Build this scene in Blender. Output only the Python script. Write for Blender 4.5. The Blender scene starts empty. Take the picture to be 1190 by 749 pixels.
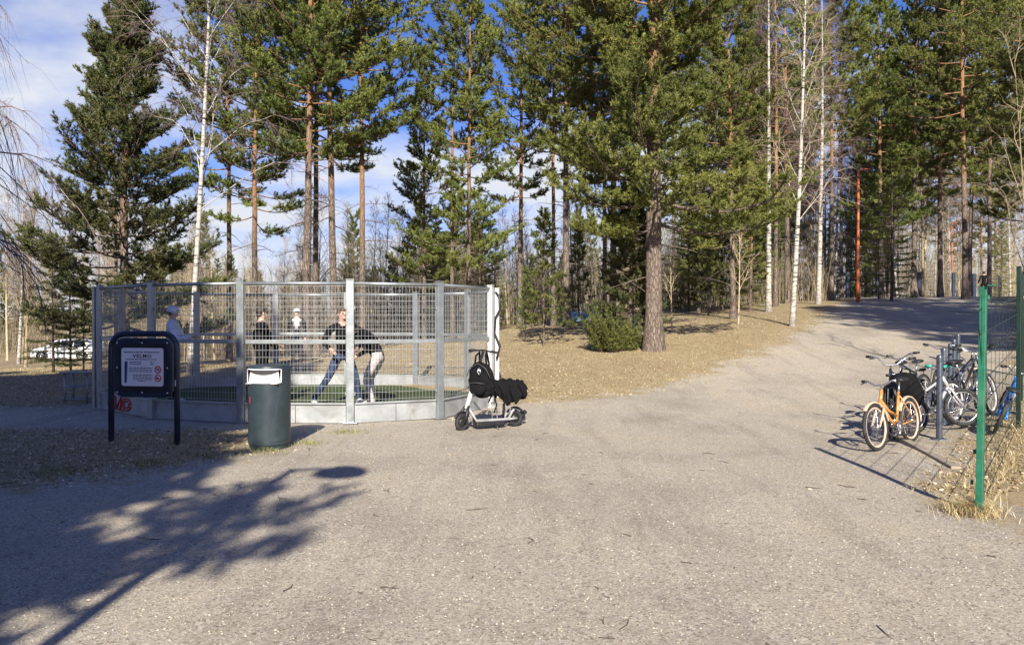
import bpy, math, random
import numpy as np
from math import sin, cos, pi, radians, sqrt
from mathutils import Vector, Matrix, Euler
S = bpy.context.scene
COL = S.collection
R3 = np.random.default_rng(7)

# ------------------------------------------------------------------ mesh helpers
def mesh_from(name, V, F, tint=None):
    """V (n,3); F list of int arrays (m,k) (k may differ per array)"""
    me = bpy.data.meshes.new(name)
    V = np.asarray(V, dtype=np.float32)
    F = [np.asarray(f, dtype=np.int32) for f in F if len(f)]
    me.vertices.add(len(V)); me.vertices.foreach_set('co', V.ravel())
    nl = sum(f.size for f in F); npoly = sum(len(f) for f in F)
    me.loops.add(nl); me.loops.foreach_set('vertex_index', np.concatenate([f.ravel() for f in F]))
    me.polygons.add(npoly)
    tot = np.concatenate([np.full(len(f), f.shape[1], dtype=np.int32) for f in F])
    st = np.concatenate([[0], np.cumsum(tot)[:-1]]).astype(np.int32)
    me.polygons.foreach_set('loop_start', st)
    me.polygons.foreach_set('loop_total', tot)
    if tint is not None:
        a = me.attributes.new('tint', 'FLOAT', 'POINT'); a.data.foreach_set('value', np.asarray(tint, dtype=np.float32))
    me.update(calc_edges=True); me.validate()
    return me

def smooth(me, on=True):
    me.polygons.foreach_set('use_smooth', np.full(len(me.polygons), on)); me.update()

class Arr:
    """numpy geometry collector"""
    def __init__(s): s.V=[]; s.F={}; s.n=0; s.T=[]; s.M={}
    def add(s, V, F, t=0.5, m=0):
        V=np.asarray(V,float).reshape(-1,3); F=np.asarray(F)
        s.V.append(V); s.F.setdefault((F.shape[1],m),[]).append(F+s.n); s.n+=len(V)
        s.T.append(np.broadcast_to(np.asarray(t,float),(len(V),)))
    def mesh(s, name, mats, sm=False):
        keys=list(s.F); F=[np.concatenate(s.F[k]) for k in keys]
        me=mesh_from(name, np.concatenate(s.V), F, np.concatenate(s.T))
        if len(me.polygons)==sum(len(f) for f in F):
            me.polygons.foreach_set('material_index', np.concatenate([np.full(len(f),k[1],dtype=np.int32) for k,f in zip(keys,F)]))
        for m in mats: me.materials.append(m)
        smooth(me, sm); return me

def norm(a): return a/np.maximum(np.linalg.norm(a,axis=-1,keepdims=True),1e-9)

def tubes(P, Rr, n=3):
    """P (m,k,3) polylines, Rr (m,k) radii -> verts, quads"""
    P=np.asarray(P,float); Rr=np.asarray(Rr,float); m,k,_=P.shape
    T=norm(np.gradient(P,axis=1)); mean=norm(P[:,-1]-P[:,0])
    ax=np.argmin(np.abs(mean),axis=1); ref=np.eye(3)[ax][:,None,:]
    U=norm(np.cross(T,np.broadcast_to(ref,T.shape))); W=np.cross(T,U)
    a=np.arange(n)*2*pi/n
    V=P[:,:,None,:]+Rr[:,:,None,None]*(U[:,:,None,:]*np.cos(a)[None,None,:,None]+W[:,:,None,:]*np.sin(a)[None,None,:,None])
    V=V.reshape(-1,3)
    i=np.arange(m)[:,None,None]*k*n; j=np.arange(k-1)[None,:,None]*n; q=np.arange(n)[None,None,:]; q2=(q+1)%n
    F=np.stack([i+j+q,i+j+q2,i+j+n+q2,i+j+n+q],axis=-1).reshape(-1,4)
    return V,F

class MB:
    """small-object builder: many shapes, one mesh"""
    def __init__(s): s.v=[]; s.f=[]; s.sm=[]; s.mi=[]; s.m=0; s.X=Matrix.Identity(4)
    def _add(s, vs, fs, sm):
        b=len(s.v); s.v+= [tuple(s.X@Vector(v)) for v in vs]
        for f in fs: s.f.append([b+i for i in f]); s.sm.append(sm); s.mi.append(s.m)
        return s
    def box(s, c, d, rot=None):
        x,y,z=d[0]/2,d[1]/2,d[2]/2
        vs=[Vector((a*x,b*y,e*z)) for a in(-1,1) for b in(-1,1) for e in(-1,1)]
        if rot is not None:
            M=rot if isinstance(rot,Matrix) else Euler(rot).to_matrix()
            vs=[M@v for v in vs]
        vs=[v+Vector(c) for v in vs]
        return s._add(vs,[(0,1,3,2),(4,6,7,5),(0,4,5,1),(2,3,7,6),(0,2,6,4),(1,5,7,3)],False)
    def beam(s, a, b, w, h, up=(0,0,1)):
        a=Vector(a);b=Vector(b); t=(b-a); L=t.length; t.normalize(); u=Vector(up)
        sd=t.cross(u); sd.normalize(); u2=sd.cross(t)
        M=Matrix((sd,t,u2)).transposed()
        return s.box((a+b)/2,(w,L,h),M)
    def tube(s, pts, r, n=8, closed=False, caps=True):
        P=[Vector(p) for p in pts]; k=len(P)
        rs=r if isinstance(r,(list,tuple)) else [r]*k
        T=[]
        for i in range(k):
            if closed: t=P[(i+1)%k]-P[(i-1)%k]
            else: t=P[min(i+1,k-1)]-P[max(i-1,0)]
            T.append(t.normalized())
        u=T[0].orthogonal().normalized(); vs=[]
        for i in range(k):
            u=(u-T[i]*u.dot(T[i])); 
            if u.length<1e-6: u=T[i].orthogonal()
            u.normalize(); w=T[i].cross(u)
            for j in range(n):
                a=2*pi*j/n; vs.append(P[i]+(u*cos(a)+w*sin(a))*rs[i])
        fs=[]
        for i in range(k if closed else k-1):
            i2=(i+1)%k
            for j in range(n):
                fs.append((i*n+j,i*n+(j+1)%n,i2*n+(j+1)%n,i2*n+j))
        s._add(vs,fs,True)
        if caps and not closed:
            b=len(s.v)-len(vs)
            s.f.append([b+j for j in range(n)][::-1]); s.sm.append(False); s.mi.append(s.m)
            s.f.append([b+(k-1)*n+j for j in range(n)]); s.sm.append(False); s.mi.append(s.m)
        return s
    def lathe(s, prof, c=(0,0,0), n=32, rot=None, a0=0, a1=2*pi):
        M=Euler(rot).to_matrix() if rot is not None else Matrix.Identity(3)
        full=abs(a1-a0-2*pi)<1e-6; cnt=n if full else n+1; vs=[]
        for (r,z) in prof:
            for j in range(cnt):
                a=a0+(a1-a0)*j/n; vs.append(M@Vector((r*cos(a),r*sin(a),z))+Vector(c))
        fs=[]
        for i in range(len(prof)-1):
            for j in range(n):
                j2=(j+1)%cnt
                fs.append((i*cnt+j,i*cnt+j2,(i+1)*cnt+j2,(i+1)*cnt+j))
        return s._add(vs,fs,True)
    def ring(s, c, R, r, axis='Y', n=32, m=8, a0=0, a1=2*pi, rz=None):
        full=abs(a1-a0-2*pi)<1e-6; k=n if full else n+1; pts=[]
        for j in range(k):
            a=a0+(a1-a0)*j/n
            p={'Y':(R*cos(a),0,R*sin(a)),'Z':(R*cos(a),R*sin(a),0),'X':(0,R*cos(a),R*sin(a))}[axis]
            pts.append(Vector(c)+Vector(p))
        return s.tube(pts,r,m,closed=full)
    def ell(s, c, d, n=12, k=8, rot=None, pw=1.0):
        M=Euler(rot).to_matrix() if rot is not None else Matrix.Identity(3)
        vs=[]
        for i in range(k+1):
            ph=-pi/2+pi*i/k
            for j in range(n):
                a=2*pi*j/n
                vs.append(M@Vector((d[0]*cos(ph)*cos(a),d[1]*cos(ph)*sin(a),d[2]*sin(ph)))+Vector(c))
        fs=[(i*n+j,i*n+(j+1)%n,(i+1)*n+(j+1)%n,(i+1)*n+j) for i in range(k) for j in range(n)]
        return s._add(vs,fs,True)
    def prism(s, poly, y0, y1, plane='XZ', sm=False):
        """poly in XZ extruded along Y (or XY along Z)"""
        n=len(poly)
        if plane=='XZ': vs=[(p[0],y0,p[1]) for p in poly]+[(p[0],y1,p[1]) for p in poly]
        else: vs=[(p[0],p[1],y0) for p in poly]+[(p[0],p[1],y1) for p in poly]
        s._add(vs,[tuple(range(n)),tuple(range(2*n-1,n-1,-1))],False)
        b=len(s.v)-2*n
        for i in range(n):
            j=(i+1)%n; s.f.append([b+i,b+n+i,b+n+j,b+j]); s.sm.append(sm); s.mi.append(s.m)
        return s
    def build(s, name, mats, parent=None, bevel=0, loc=None, rot=None, sub=0):
        me=bpy.data.meshes.new(name); me.from_pydata([tuple(v) for v in s.v],[],s.f)
        for m in (mats if isinstance(mats,(list,tuple)) else [mats]): me.materials.append(m)
        me.polygons.foreach_set('use_smooth',s.sm); me.polygons.foreach_set('material_index',s.mi)
        me.validate(); me.update()
        o=link(name,me,parent)
        if loc is not None: o.location=loc
        if rot is not None: o.rotation_euler=rot
        if bevel:
            b=o.modifiers.new('bevel','BEVEL'); b.width=bevel; b.segments=2; b.limit_method='ANGLE'
        if sub:
            b=o.modifiers.new('sub','SUBSURF'); b.levels=sub; b.render_levels=sub
        return o

def link(name, data, parent=None):
    o=bpy.data.objects.new(name,data); COL.objects.link(o)
    if parent is not None: o.parent=parent
    return o
def tag(o, label=None, cat=None, group=None, kind=None):
    if label: o['label']=label
    if cat: o['category']=cat
    if group: o['group']=group
    if kind: o['kind']=kind
    return o
def thing(name, label, cat, loc=(0,0,0), rz=0, group=None, rot=None):
    o=link(name,None); o.location=loc; o.rotation_euler=rot if rot is not None else (0,0,rz)
    o.empty_display_size=.2
    return tag(o,label,cat,group)
def copy_tree(root, loc=None, rz=None, sc=None, label=None, group=None, cat=None):
    c=root.copy(); COL.objects.link(c)
    for ch in root.children:
        d=ch.copy(); COL.objects.link(d); d.parent=c
        for g in ch.children:
            e=g.copy(); COL.objects.link(e); e.parent=d
    if loc is not None: c.location=loc
    if rz is not None: c.rotation_euler=(0,0,rz)
    if sc is not None: c.scale=sc if isinstance(sc,(tuple,list)) else (sc,)*3
    if label: c['label']=label
    if group: c['group']=group
    if cat: c['category']=cat
    return c

# ------------------------------------------------------------------ materials
class N:
    def __init__(s, name):
        s.m=bpy.data.materials.new(name); s.m.use_nodes=True; s.t=s.m.node_tree; s.t.nodes.clear()
        s.out=s.t.nodes.new('ShaderNodeOutputMaterial')
    def n(s, typ, **k):
        x=s.t.nodes.new('ShaderNode'+typ)
        for a,b in k.items():
            if a.startswith('i_'):
                x.inputs[a[2:].replace('_',' ')].default_value=b
            else: setattr(x,a,b)
        return x
    def l(s,a,b): s.t.links.new(a,b)
    def co(s, obj=True):
        return s.n('TexCoord').outputs['Object' if obj else 'Generated']
    def noise(s, co, scale, detail=4, rough=.6, dist=0):
        x=s.n('TexNoise'); x.inputs['Scale'].default_value=scale; x.inputs['Detail'].default_value=detail
        x.inputs['Roughness'].default_value=rough; x.inputs['Distortion'].default_value=dist
        if co is not None: s.l(co,x.inputs['Vector'])
        return x.outputs['Fac']
    def ramp(s, fac, stops, interp='LINEAR'):
        x=s.n('ValToRGB'); x.color_ramp.interpolation=interp; e=x.color_ramp.elements
        while len(e)<len(stops): e.new(.5)
        for q,(p,c) in zip(e,stops):
            q.position=p; q.color=(c if isinstance(c,(tuple,list)) else (c,c,c))[:3]+(1,) if isinstance(c,(tuple,list)) else (c,c,c,1)
        s.l(fac,x.inputs['Fac']); return x.outputs['Color']
    def mix(s, f, a, b, mode='MIX'):
        x=s.n('Mix',data_type='RGBA',blend_type=mode)
        for sock,v in ((x.inputs[0],f),(x.inputs[6],a),(x.inputs[7],b)):
            if isinstance(v,(int,float)): sock.default_value=v if sock==x.inputs[0] else (v,v,v,1)
            elif isinstance(v,(tuple,list)): sock.default_value=tuple(v)+(1,) if len(v)==3 else v
            else: s.l(v,sock)
        return x.outputs[2]
    def math(s, op, a, b=None, clamp=False):
        x=s.n('Math',operation=op,use_clamp=clamp)
        for i,v in enumerate((a,b)):
            if v is None: continue
            if isinstance(v,(int,float)): x.inputs[i].default_value=v
            else: s.l(v,x.inputs[i])
        return x.outputs[0]
    def bsdf(s, col, rough=.6, metal=0, spec=.5, bump=None, bstr=.3, bdist=.01, coat=0):
        b=s.n('BsdfPrincipled')
        if isinstance(col,(tuple,list)): b.inputs['Base Color'].default_value=tuple(col)+(1,)
        else: s.l(col,b.inputs['Base Color'])
        if isinstance(rough,(int,float)): b.inputs['Roughness'].default_value=rough
        else: s.l(rough,b.inputs['Roughness'])
        b.inputs['Metallic'].default_value=metal; b.inputs['Specular IOR Level'].default_value=spec
        b.inputs['Coat Weight'].default_value=coat
        if bump is not None:
            u=s.n('Bump'); u.inputs['Strength'].default_value=bstr; u.inputs['Distance'].default_value=bdist
            s.l(bump,u.inputs['Height']); s.l(u.outputs['Normal'],b.inputs['Normal'])
        return b.outputs[0]
    def done(s, sh): s.l(sh,s.out.inputs['Surface']); return s.m

def simple(name, col, rough=.5, metal=0, var=.25, scale=6, bump=0, bs=60, spec=.5, dirt=None, coat=0):
    n=N(name); co=n.co(); f=n.noise(co,scale,5,.65)
    lo=tuple(c*(1-var) for c in col); hi=tuple(min(1,c*(1+var)) for c in col)
    c=n.ramp(f,[(.3,lo),(.7,hi)])
    if dirt:
        g=n.noise(co,scale*.45,6,.7,1.0); c=n.mix(n.ramp(g,[(.5,0),(.68,dirt[1])]),c,dirt[0])
    rr=n.ramp(f,[(.2,max(0,rough-.08)),(.8,min(1,rough+.08))])
    return n.done(n.bsdf(c,rr,metal,spec,n.noise(co,bs,3) if bump else None,bump,.004,coat))

M={}
M['galv']=simple('galvanised_steel',(.32,.345,.35),.42,.55,.16,9,.15,40,dirt=((.21,.22,.215),.6))
M['galv_board']=simple('galvanised_board',(.36,.38,.38),.5,.35,.18,3.5,.15,25,dirt=((.21,.195,.17),.8))
M['wire']=simple('galvanised_wire',(.46,.47,.46),.4,.4,.1,8)
M['white_metal']=simple('white_paint_metal',(.60,.60,.58),.4,.0,.06,6,dirt=((.5,.48,.44),.4))
M['navy']=simple('navy_painted_steel',(.022,.034,.060),.4,.1,.3,5,dirt=((.07,.08,.09),.3))
M['black_plastic']=simple('black_plastic',(.018,.018,.02),.45,0,.3,10)
M['rubber']=simple('tyre_rubber',(.02,.02,.02),.75,0,.3,20,.3,90,dirt=((.12,.1,.08),.35))
M['chrome']=simple('brushed_chrome',(.6,.6,.6),.25,.9,.1,8)
M['alu']=simple('aluminium_plate',(.78,.79,.82),.5,.1,.06,6)
M['bin']=simple('bin_blue_green_paint',(.030,.044,.052),.42,.15,.22,4,.1,30,dirt=((.085,.10,.105),.55))
M['bin_dark']=simple('bin_base_paint',(.03,.05,.058),.5,.1,.2,6,dirt=((.13,.12,.1),.5))
M['red_paint']=simple('red_spray_paint',(.50,.045,.035),.55,0,.2,20)
M['ink']=simple('dark_ink',(.03,.035,.06),.6,0,.1,5)
M['sign_red']=simple('sign_red',(.55,.03,.03),.5,0,.1,5)
M['green_paint']=simple('green_fence_paint',(.013,.13,.072),.5,.1,.3,9,dirt=((.10,.17,.12),.5))
M['dark_green']=simple('dark_green_wire_and_post_shade',(.006,.024,.016),.45,.1,.2,6)  # wire paint; on the rear fence posts it is shade put into the colour
M['orange_lamp']=simple('orange_lamp_post_paint',(.50,.115,.035),.5,.05,.2,2,dirt=((.3,.1,.05),.5))
M['lamp_head']=simple('lamp_head_black',(.02,.025,.04),.3,.2,.2,4)
M['deck_grey']=simple('deck_grey_paint',(.33,.34,.34),.45,.1,.15,8,dirt=((.15,.14,.12),.5))
M['rack']=simple('rack_grey_blue_steel',(.085,.10,.125),.38,.35,.2,6,dirt=((.2,.19,.17),.3))
M['wood']=simple('weathered_timber',(.30,.25,.19),.8,0,.25,7,.4,50)
M['bike_orange']=simple('bike_orange_paint',(.62,.27,.07),.35,.1,.15,9,coat=.3)
M['bike_cream']=simple('bike_cream_paint',(.66,.48,.34),.4,.1,.1,9,coat=.3)
M['bike_black']=simple('bike_black_paint',(.02,.022,.03),.35,.2,.2,9,coat=.3)
M['bike_silver']=simple('bike_silver_paint',(.60,.58,.58),.35,.4,.1,9,coat=.3)
M['bike_pink']=simple('bike_pink_paint',(.55,.30,.33),.4,.1,.1,9,coat=.3)
M['bike_blue']=simple('bike_blue_paint',(.02,.22,.72),.3,.1,.15,9,coat=.4)
M['bike_green']=simple('green_grip_paint',(.03,.45,.30),.4,0,.1,9)
M['white_rim']=simple('white_rim_paint',(.66,.65,.62),.4,.1,.08,9)
M['fabric_black']=simple('black_fabric',(.007,.007,.008),.9,0,.4,14,.5,180,spec=.15)
M['jeans']=simple('blue_denim',(.022,.04,.09),.85,0,.3,10,.4,150)
M['beige_trousers']=simple('pale_trousers',(.50,.44,.41),.85,0,.12,8,.4,120)
M['white_shirt']=simple('white_shirt',(.62,.66,.80),.8,0,.1,8,.3,120)
M['white_cap']=simple('pale_cap',(.60,.66,.74),.8,0,.12,30,.3,120)
M['skin']=simple('skin',(.55,.33,.24),.55,0,.1,12)
M['hair_dark']=simple('dark_hair',(.03,.02,.015),.6,0,.4,40,.6,150)
M['hair_brown']=simple('brown_hair',(.09,.05,.03),.6,0,.4,40,.6,150)
M['shoe_white']=simple('white_shoe',(.6,.6,.58),.6,0,.15,20)
M['shoe_dark']=simple('dark_shoe',(.03,.03,.035),.6,0,.2,20)
M['car_white']=simple('white_car_paint',(.72,.74,.76),.25,.05,.03,2,coat=.6)
M['car_silver']=simple('silver_car_paint',(.45,.47,.50),.25,.4,.04,2,coat=.6)
M['car_glass']=simple('car_glass',(.02,.025,.03),.08,.0,.2,2,spec=.8)
M['headlight']=simple('headlight_glass',(.6,.62,.65),.15,.3,.1,9)
M['blue_plastic']=simple('pale_blue_plastic',(.22,.42,.62),.35,0,.15,6)
M['yellow_green']=simple('yellow_green_cable',(.3,.4,.05),.5)

def m_turf():
    n=N('artificial_turf'); co=n.co(); a=n.noise(co,3,4); b=n.noise(co,160,2)
    c=n.mix(b,n.ramp(a,[(.3,(.035,.055,.018)),(.7,(.06,.085,.03))]),(.09,.115,.045),'MIX')
    return n.done(n.bsdf(c,.9,0,.2,b,.8,.01))
M['turf']=m_turf()

def m_needles(name, a, b, c):
    n=N(name); at=n.n('Attribute',attribute_name='tint').outputs['Fac']
    oi=n.n('ObjectInfo').outputs['Random']
    col=n.ramp(at,[(0,a),(.5,b),(1,c)])
    h=n.n('HueSaturation'); n.l(n.math('ADD',n.math('MULTIPLY',oi,.035),.480),h.inputs['Hue'])
    n.l(n.math('ADD',n.math('MULTIPLY',oi,.3),.85),h.inputs['Value']); n.l(col,h.inputs['Color'])
    d=n.bsdf(h.outputs[0],.55,0,.35)
    t=n.n('BsdfTranslucent'); n.l(h.outputs[0],t.inputs['Color'])
    m=n.n('MixShader'); m.inputs[0].default_value=.25; n.l(d,m.inputs[1]); n.l(t.outputs[0],m.inputs[2])
    return n.done(m.outputs[0])
M['pine_needles']=m_needles('pine_needles',(.06,.088,.02),(.15,.185,.04),(.28,.30,.075))
M['dark_needles']=m_needles('dark_pine_needles',(.04,.055,.022),(.085,.11,.034),(.18,.17,.06))
M['spruce_needles']=m_needles('spruce_needles',(.05,.075,.018),(.115,.15,.03),(.22,.25,.055))
M['juniper_needles']=m_needles('juniper_needles',(.05,.07,.018),(.12,.15,.035),(.25,.27,.07))

def m_pine_bark():
    n=N('pine_bark'); co=n.co(); sep=n.n('SeparateXYZ'); n.l(co,sep.inputs[0])
    mp=n.n('Mapping'); mp.inputs['Scale'].default_value=(1,1,.2); n.l(co,mp.inputs['Vector'])
    dn=n.n('TexNoise'); dn.inputs['Scale'].default_value=7; dn.inputs['Detail'].default_value=4; n.l(mp.outputs[0],dn.inputs['Vector'])
    va=n.n('VectorMath',operation='MULTIPLY_ADD'); n.l(dn.outputs['Color'],va.inputs[0]); va.inputs[1].default_value=(.16,.16,.16); n.l(mp.outputs[0],va.inputs[2])
    v=n.n('TexVoronoi',feature='DISTANCE_TO_EDGE'); v.inputs['Scale'].default_value=19; n.l(va.outputs[0],v.inputs['Vector'])
    pl=n.ramp(n.math('ADD',v.outputs['Distance'],n.math('MULTIPLY',n.math('SUBTRACT',n.noise(mp.outputs[0],60,3),.5),.14)),[(.0,0),(.20,1)])
    f=n.noise(mp.outputs[0],24,5,.7)
    grey=n.mix(pl,(.085,.064,.05),n.ramp(f,[(.3,(.15,.115,.09)),(.7,(.30,.245,.20))]))
    orange=n.mix(n.ramp(f,[(.35,0),(.65,1)]),(.22,.11,.055),(.42,.245,.125))
    w=n.noise(co,1.3,3); h=n.math('ADD',sep.outputs['Z'],n.math('MULTIPLY',w,2.5))
    fac=n.ramp(n.math('ADD',n.math('DIVIDE',h,13),n.math('MULTIPLY',n.n('ObjectInfo').outputs['Random'],.28)),[(.62,0),(.95,1)])
    c=n.mix(fac,grey,orange)
    return n.done(n.bsdf(c,.9,0,.2,n.math('ADD',pl,f),.8,.02))
M['pine_bark']=m_pine_bark()
M['dark_bark']=simple('dark_branch_bark',(.075,.055,.045),.9,0,.4,12,.5,60)
M['twig']=simple('bare_twig_bark',(.28,.225,.14),.85,0,.35,6)
M['twig_pale']=simple('pale_twig_bark',(.43,.35,.22),.85,0,.25,6)
M['birch_twig']=simple('birch_twig_bark',(.20,.135,.125),.8,0,.35,6)
def m_birch():
    n=N('birch_bark'); co=n.co(); mp=n.n('Mapping'); mp.inputs['Scale'].default_value=(1.2,1.2,7); n.l(co,mp.inputs['Vector'])
    a=n.noise(mp.outputs[0],2.6,5,.7); b=n.noise(co,1.1,3); g=n.noise(co,9,4)
    sep=n.n('SeparateXYZ'); n.l(co,sep.inputs[0])
    mark=n.ramp(n.math('ADD',a,n.math('MULTIPLY',b,.25)),[(.65,0),(.71,1)])
    white=n.ramp(g,[(.3,(.34,.315,.27)),(.7,(.54,.51,.45))])
    base=n.ramp(n.math('ADD',n.math('DIVIDE',sep.outputs['Z'],1.6),n.math('MULTIPLY',g,.6)),[(.25,.8),(.8,0)])
    c=n.mix(mark,white,(.05,.045,.04)); c=n.mix(base,c,(.16,.14,.12))
    return n.done(n.bsdf(c,.7,0,.3,a,.3,.01))
M['birch']=m_birch()
# ------------------------------------------------------------------ camera geometry and terrain
FPX=860.0; CX=595.0; HY=369.0; EYE=1.6
def gx(px,Y): return (px-CX)/FPX*Y
def pz(py,Y): return EYE-(py-HY)/FPX*Y

CP=[(-30,-30,0),(0,-30,0),(30,-30,.2),(-12,0,0),(0,0,0),(6,0,0),(14,2,.3),(-4,4,0),(3,4,0),(-12,8,0.05),(0,8,0),(3.7,6,0),(4.5,9,0),(5.5,9.6,0.0),
 (6.6,7.6,.24),(6.5,9.6,.2),(8.5,9,.5),(12,9,.8),(-7,11,0),(-3,11,0),(0,12,0),(-8,15,0),(-4,17,0),(-.3,14.5,0.02),(-3.5,14,0),(3,12.5,.0),(7,12,.08),(8.4,13.9,.2),(12,16,.75),
 (1.2,16,.22),(3.84,20,.69),(-1,21,.45),(-6,21,.12),(-12,20,.02),(-20,20,-.1),(7,20,.72),(9.07,24,1.33),(14,24,1.35),(20,24,1.6),
 (0.3,28,1.15),(4,30,1.35),(-7,30,.1),(-16,30,-.35),(-30,51,-1.35),(-22,42,-1.0),(-12,45,-.4),(15.4,33,2.22),(22,33,2.3),(8,38,1.9),(0,45,1.2),
 (34,54,3.0),(20,54,2.9),(-10,80,-.4),(10,80,1.5),(60,80,3.5),(-60,80,-1.6),(-60,20,-.5),(60,20,2.5),(0,150,1),(110,150,3),(-110,150,-1),(-90,-20,0),(90,-20,1)]
CP=np.array(CP,float)
def _U(r2): return np.where(r2>1e-12, r2*np.log(np.maximum(r2,1e-12))*.5, 0)
def _fit():
    P=CP[:,:2]/20; n=len(P); D=((P[:,None]-P[None])**2).sum(-1)
    K=_U(D)+np.eye(n)*.004; Q=np.hstack([np.ones((n,1)),P])
    A=np.block([[K,Q],[Q.T,np.zeros((3,3))]])
    return np.linalg.solve(A,np.concatenate([CP[:,2],np.zeros(3)]))
_W=_fit()
def T(x,y):
    x=np.clip(np.asarray(x,float),-110,110); y=np.clip(np.asarray(y,float),-30,150)
    sh=x.shape; x=x.ravel()/20; y=y.ravel()/20
    out=np.zeros(len(x)); P=CP[:,:2]/20
    for i in range(0,len(x),40000):
        a=x[i:i+40000]; b=y[i:i+40000]
        D=(a[:,None]-P[:,0])**2+(b[:,None]-P[:,1])**2
        out[i:i+40000]=_U(D)@_W[:-3]+_W[-3]+_W[-2]*a+_W[-1]*b
    return out.reshape(sh)
def tz(x,y): return float(T(np.array([x]),np.array([y]))[0])
def bumpy(x,y):
    return (np.sin(x*1.9+np.sin(y*1.3))*np.sin(y*2.3+1.7*np.sin(x*.7)))*.5
GRAVEL=[(-60,7.1),(-12,7.0),(-6,6.8),(-4.7,7.0),(-3.8,7.7),(-3.25,8.7),(-3.1,9.6),(-4,10.3),(-9,10.6),(-60,10.6),(-60,12.6),(-8,13.4),(-7.5,15),(-.7,15),(-.2,13.5),
 (.5,13.7),(2.4,14.6),(4.3,16.8),(6.8,20.0),(9.9,24.3),(13.2,30.5),(17.5,38),(26,56),(40,84),(52,84),(36,58),(26,40),(19,28),(13,19),(9.3,13.6),(6.9,10.6),(5.2,8.4),(4.0,6.8),(3.85,5.6),(4.6,4.4),(7,2),(9,-12),(9,-60),(-60,-60)]
def sdist(x,y,poly):
    p=np.array(poly,float); q=np.roll(p,-1,0); d=np.full(x.shape,1e9); ins=np.zeros(x.shape,bool)
    for a,b in zip(p,q):
        e=b-a; L=(e**2).sum(); t=np.clip(((x-a[0])*e[0]+(y-a[1])*e[1])/L,0,1)
        d=np.minimum(d,np.hypot(x-a[0]-t*e[0],y-a[1]-t*e[1]))
        c=((a[1]>y)!=(b[1]>y))&(x<(b[0]-a[0])*(y-a[1])/(b[1]-a[1]+1e-12)+a[0]); ins^=c
    return np.where(ins,d,-d)
def graded(lo,hi,f0,f1,step,grow):
    a=list(np.arange(f0,f1+1e-6,step)); s=step
    while a[-1]<hi: s*=grow; a.append(a[-1]+s)
    s=step
    while a[0]>lo: s*=grow; a.insert(0,a[0]-s)
    return np.array(a)

def m_ground():
    n=N('ground_surface'); co=n.co(); at=n.n('Attribute',attribute_name='tint').outputs['Fac']
    # gravel: fine grey-beige stone dust with small stones
    v=n.n('TexVoronoi'); v.inputs['Scale'].default_value=95; v.inputs['Randomness'].default_value=1; n.l(co,v.inputs['Vector'])
    v2=n.n('TexVoronoi'); v2.inputs['Scale'].default_value=42; n.l(co,v2.inputs['Vector'])
    sc=n.n('SeparateColor'); n.l(v.outputs['Color'],sc.inputs[0]); sc2=n.n('SeparateColor'); n.l(v2.outputs['Color'],sc2.inputs[0])
    big=n.noise(co,.55,5,.6); med=n.noise(co,5,6,.7); fine=n.noise(co,230,3,.7)
    g=n.ramp(sc.outputs[0],[(0,(.17,.15,.125)),(.2,(.41,.365,.29)),(.45,(.53,.475,.375)),(.8,(.61,.55,.44)),(.92,(.70,.645,.53)),(1,(.84,.79,.68))])
    g=n.mix(n.ramp(sc2.outputs[1],[(.90,0),(.93,.75)]),g,(.42,.39,.34))
    g=n.mix(n.ramp(sc2.outputs[0],[(.0,.55),(.06,0)]),g,(.09,.08,.07))
    g=n.mix(n.ramp(med,[(.35,.0),(.7,.5)]),g,(.51,.455,.35))
    g=n.mix(.8,g,n.ramp(big,[(.3,(.66,.63,.62)),(.5,(.92,.90,.89)),(.7,(1.0,.95,.87))]),'MULTIPLY')
    tm=n.n('Mapping'); tm.inputs['Scale'].default_value=(1.1,.16,1); tm.inputs['Rotation'].default_value=(0,0,-.42); n.l(co,tm.inputs['Vector'])
    g=n.mix(.6,g,n.ramp(n.noise(tm.outputs[0],1.6,5,.65,.4),[(.36,(.74,.72,.71)),(.5,1.0),(.66,(1,.97,.92))]),'MULTIPLY')
    g=n.mix(.5,g,n.ramp(fine,[(.32,.45),(.62,1)]),'MULTIPLY')
    # litter: dead grass, leaf litter, moss
    l1=n.noise(co,38,6,.75,1.5); l2=n.noise(co,3.2,5,.7); l3=n.noise(co,.8,4,.6); l4=n.noise(co,120,3,.7)
    l=n.ramp(l1,[(.25,(.16,.115,.06)),(.42,(.36,.28,.155)),(.6,(.54,.43,.25)),(.8,(.68,.57,.36))])
    l=n.mix(n.ramp(l2,[(.52,0),(.70,.55)]),l,(.17,.165,.06))
    l=n.mix(n.ramp(l3,[(.42,0),(.62,.5)]),l,(.36,.27,.145))
    l=n.mix(n.ramp(n.noise(co,11,6,.8,2.),[(.5,0),(.62,.6)]),l,(.12,.085,.045)); l=n.mix(.7,l,n.ramp(l4,[(.3,.3),(.62,1)]),'MULTIPLY')
    edge=n.math('ADD',at,n.math('MULTIPLY',n.math('SUBTRACT',n.noise(co,1.6,6,.75),.5),1.5))
    fac=n.ramp(edge,[(.42,0),(.62,1)])
    c=n.mix(fac,l,g)
    h=n.math('ADD',n.math('MULTIPLY',sc.outputs[0],.5),n.math('MULTIPLY',n.mix(fac,l1,fine),.9))
    return n.done(n.bsdf(c,.92,0,.25,h,.6,.012))
M['ground']=m_ground()

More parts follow.
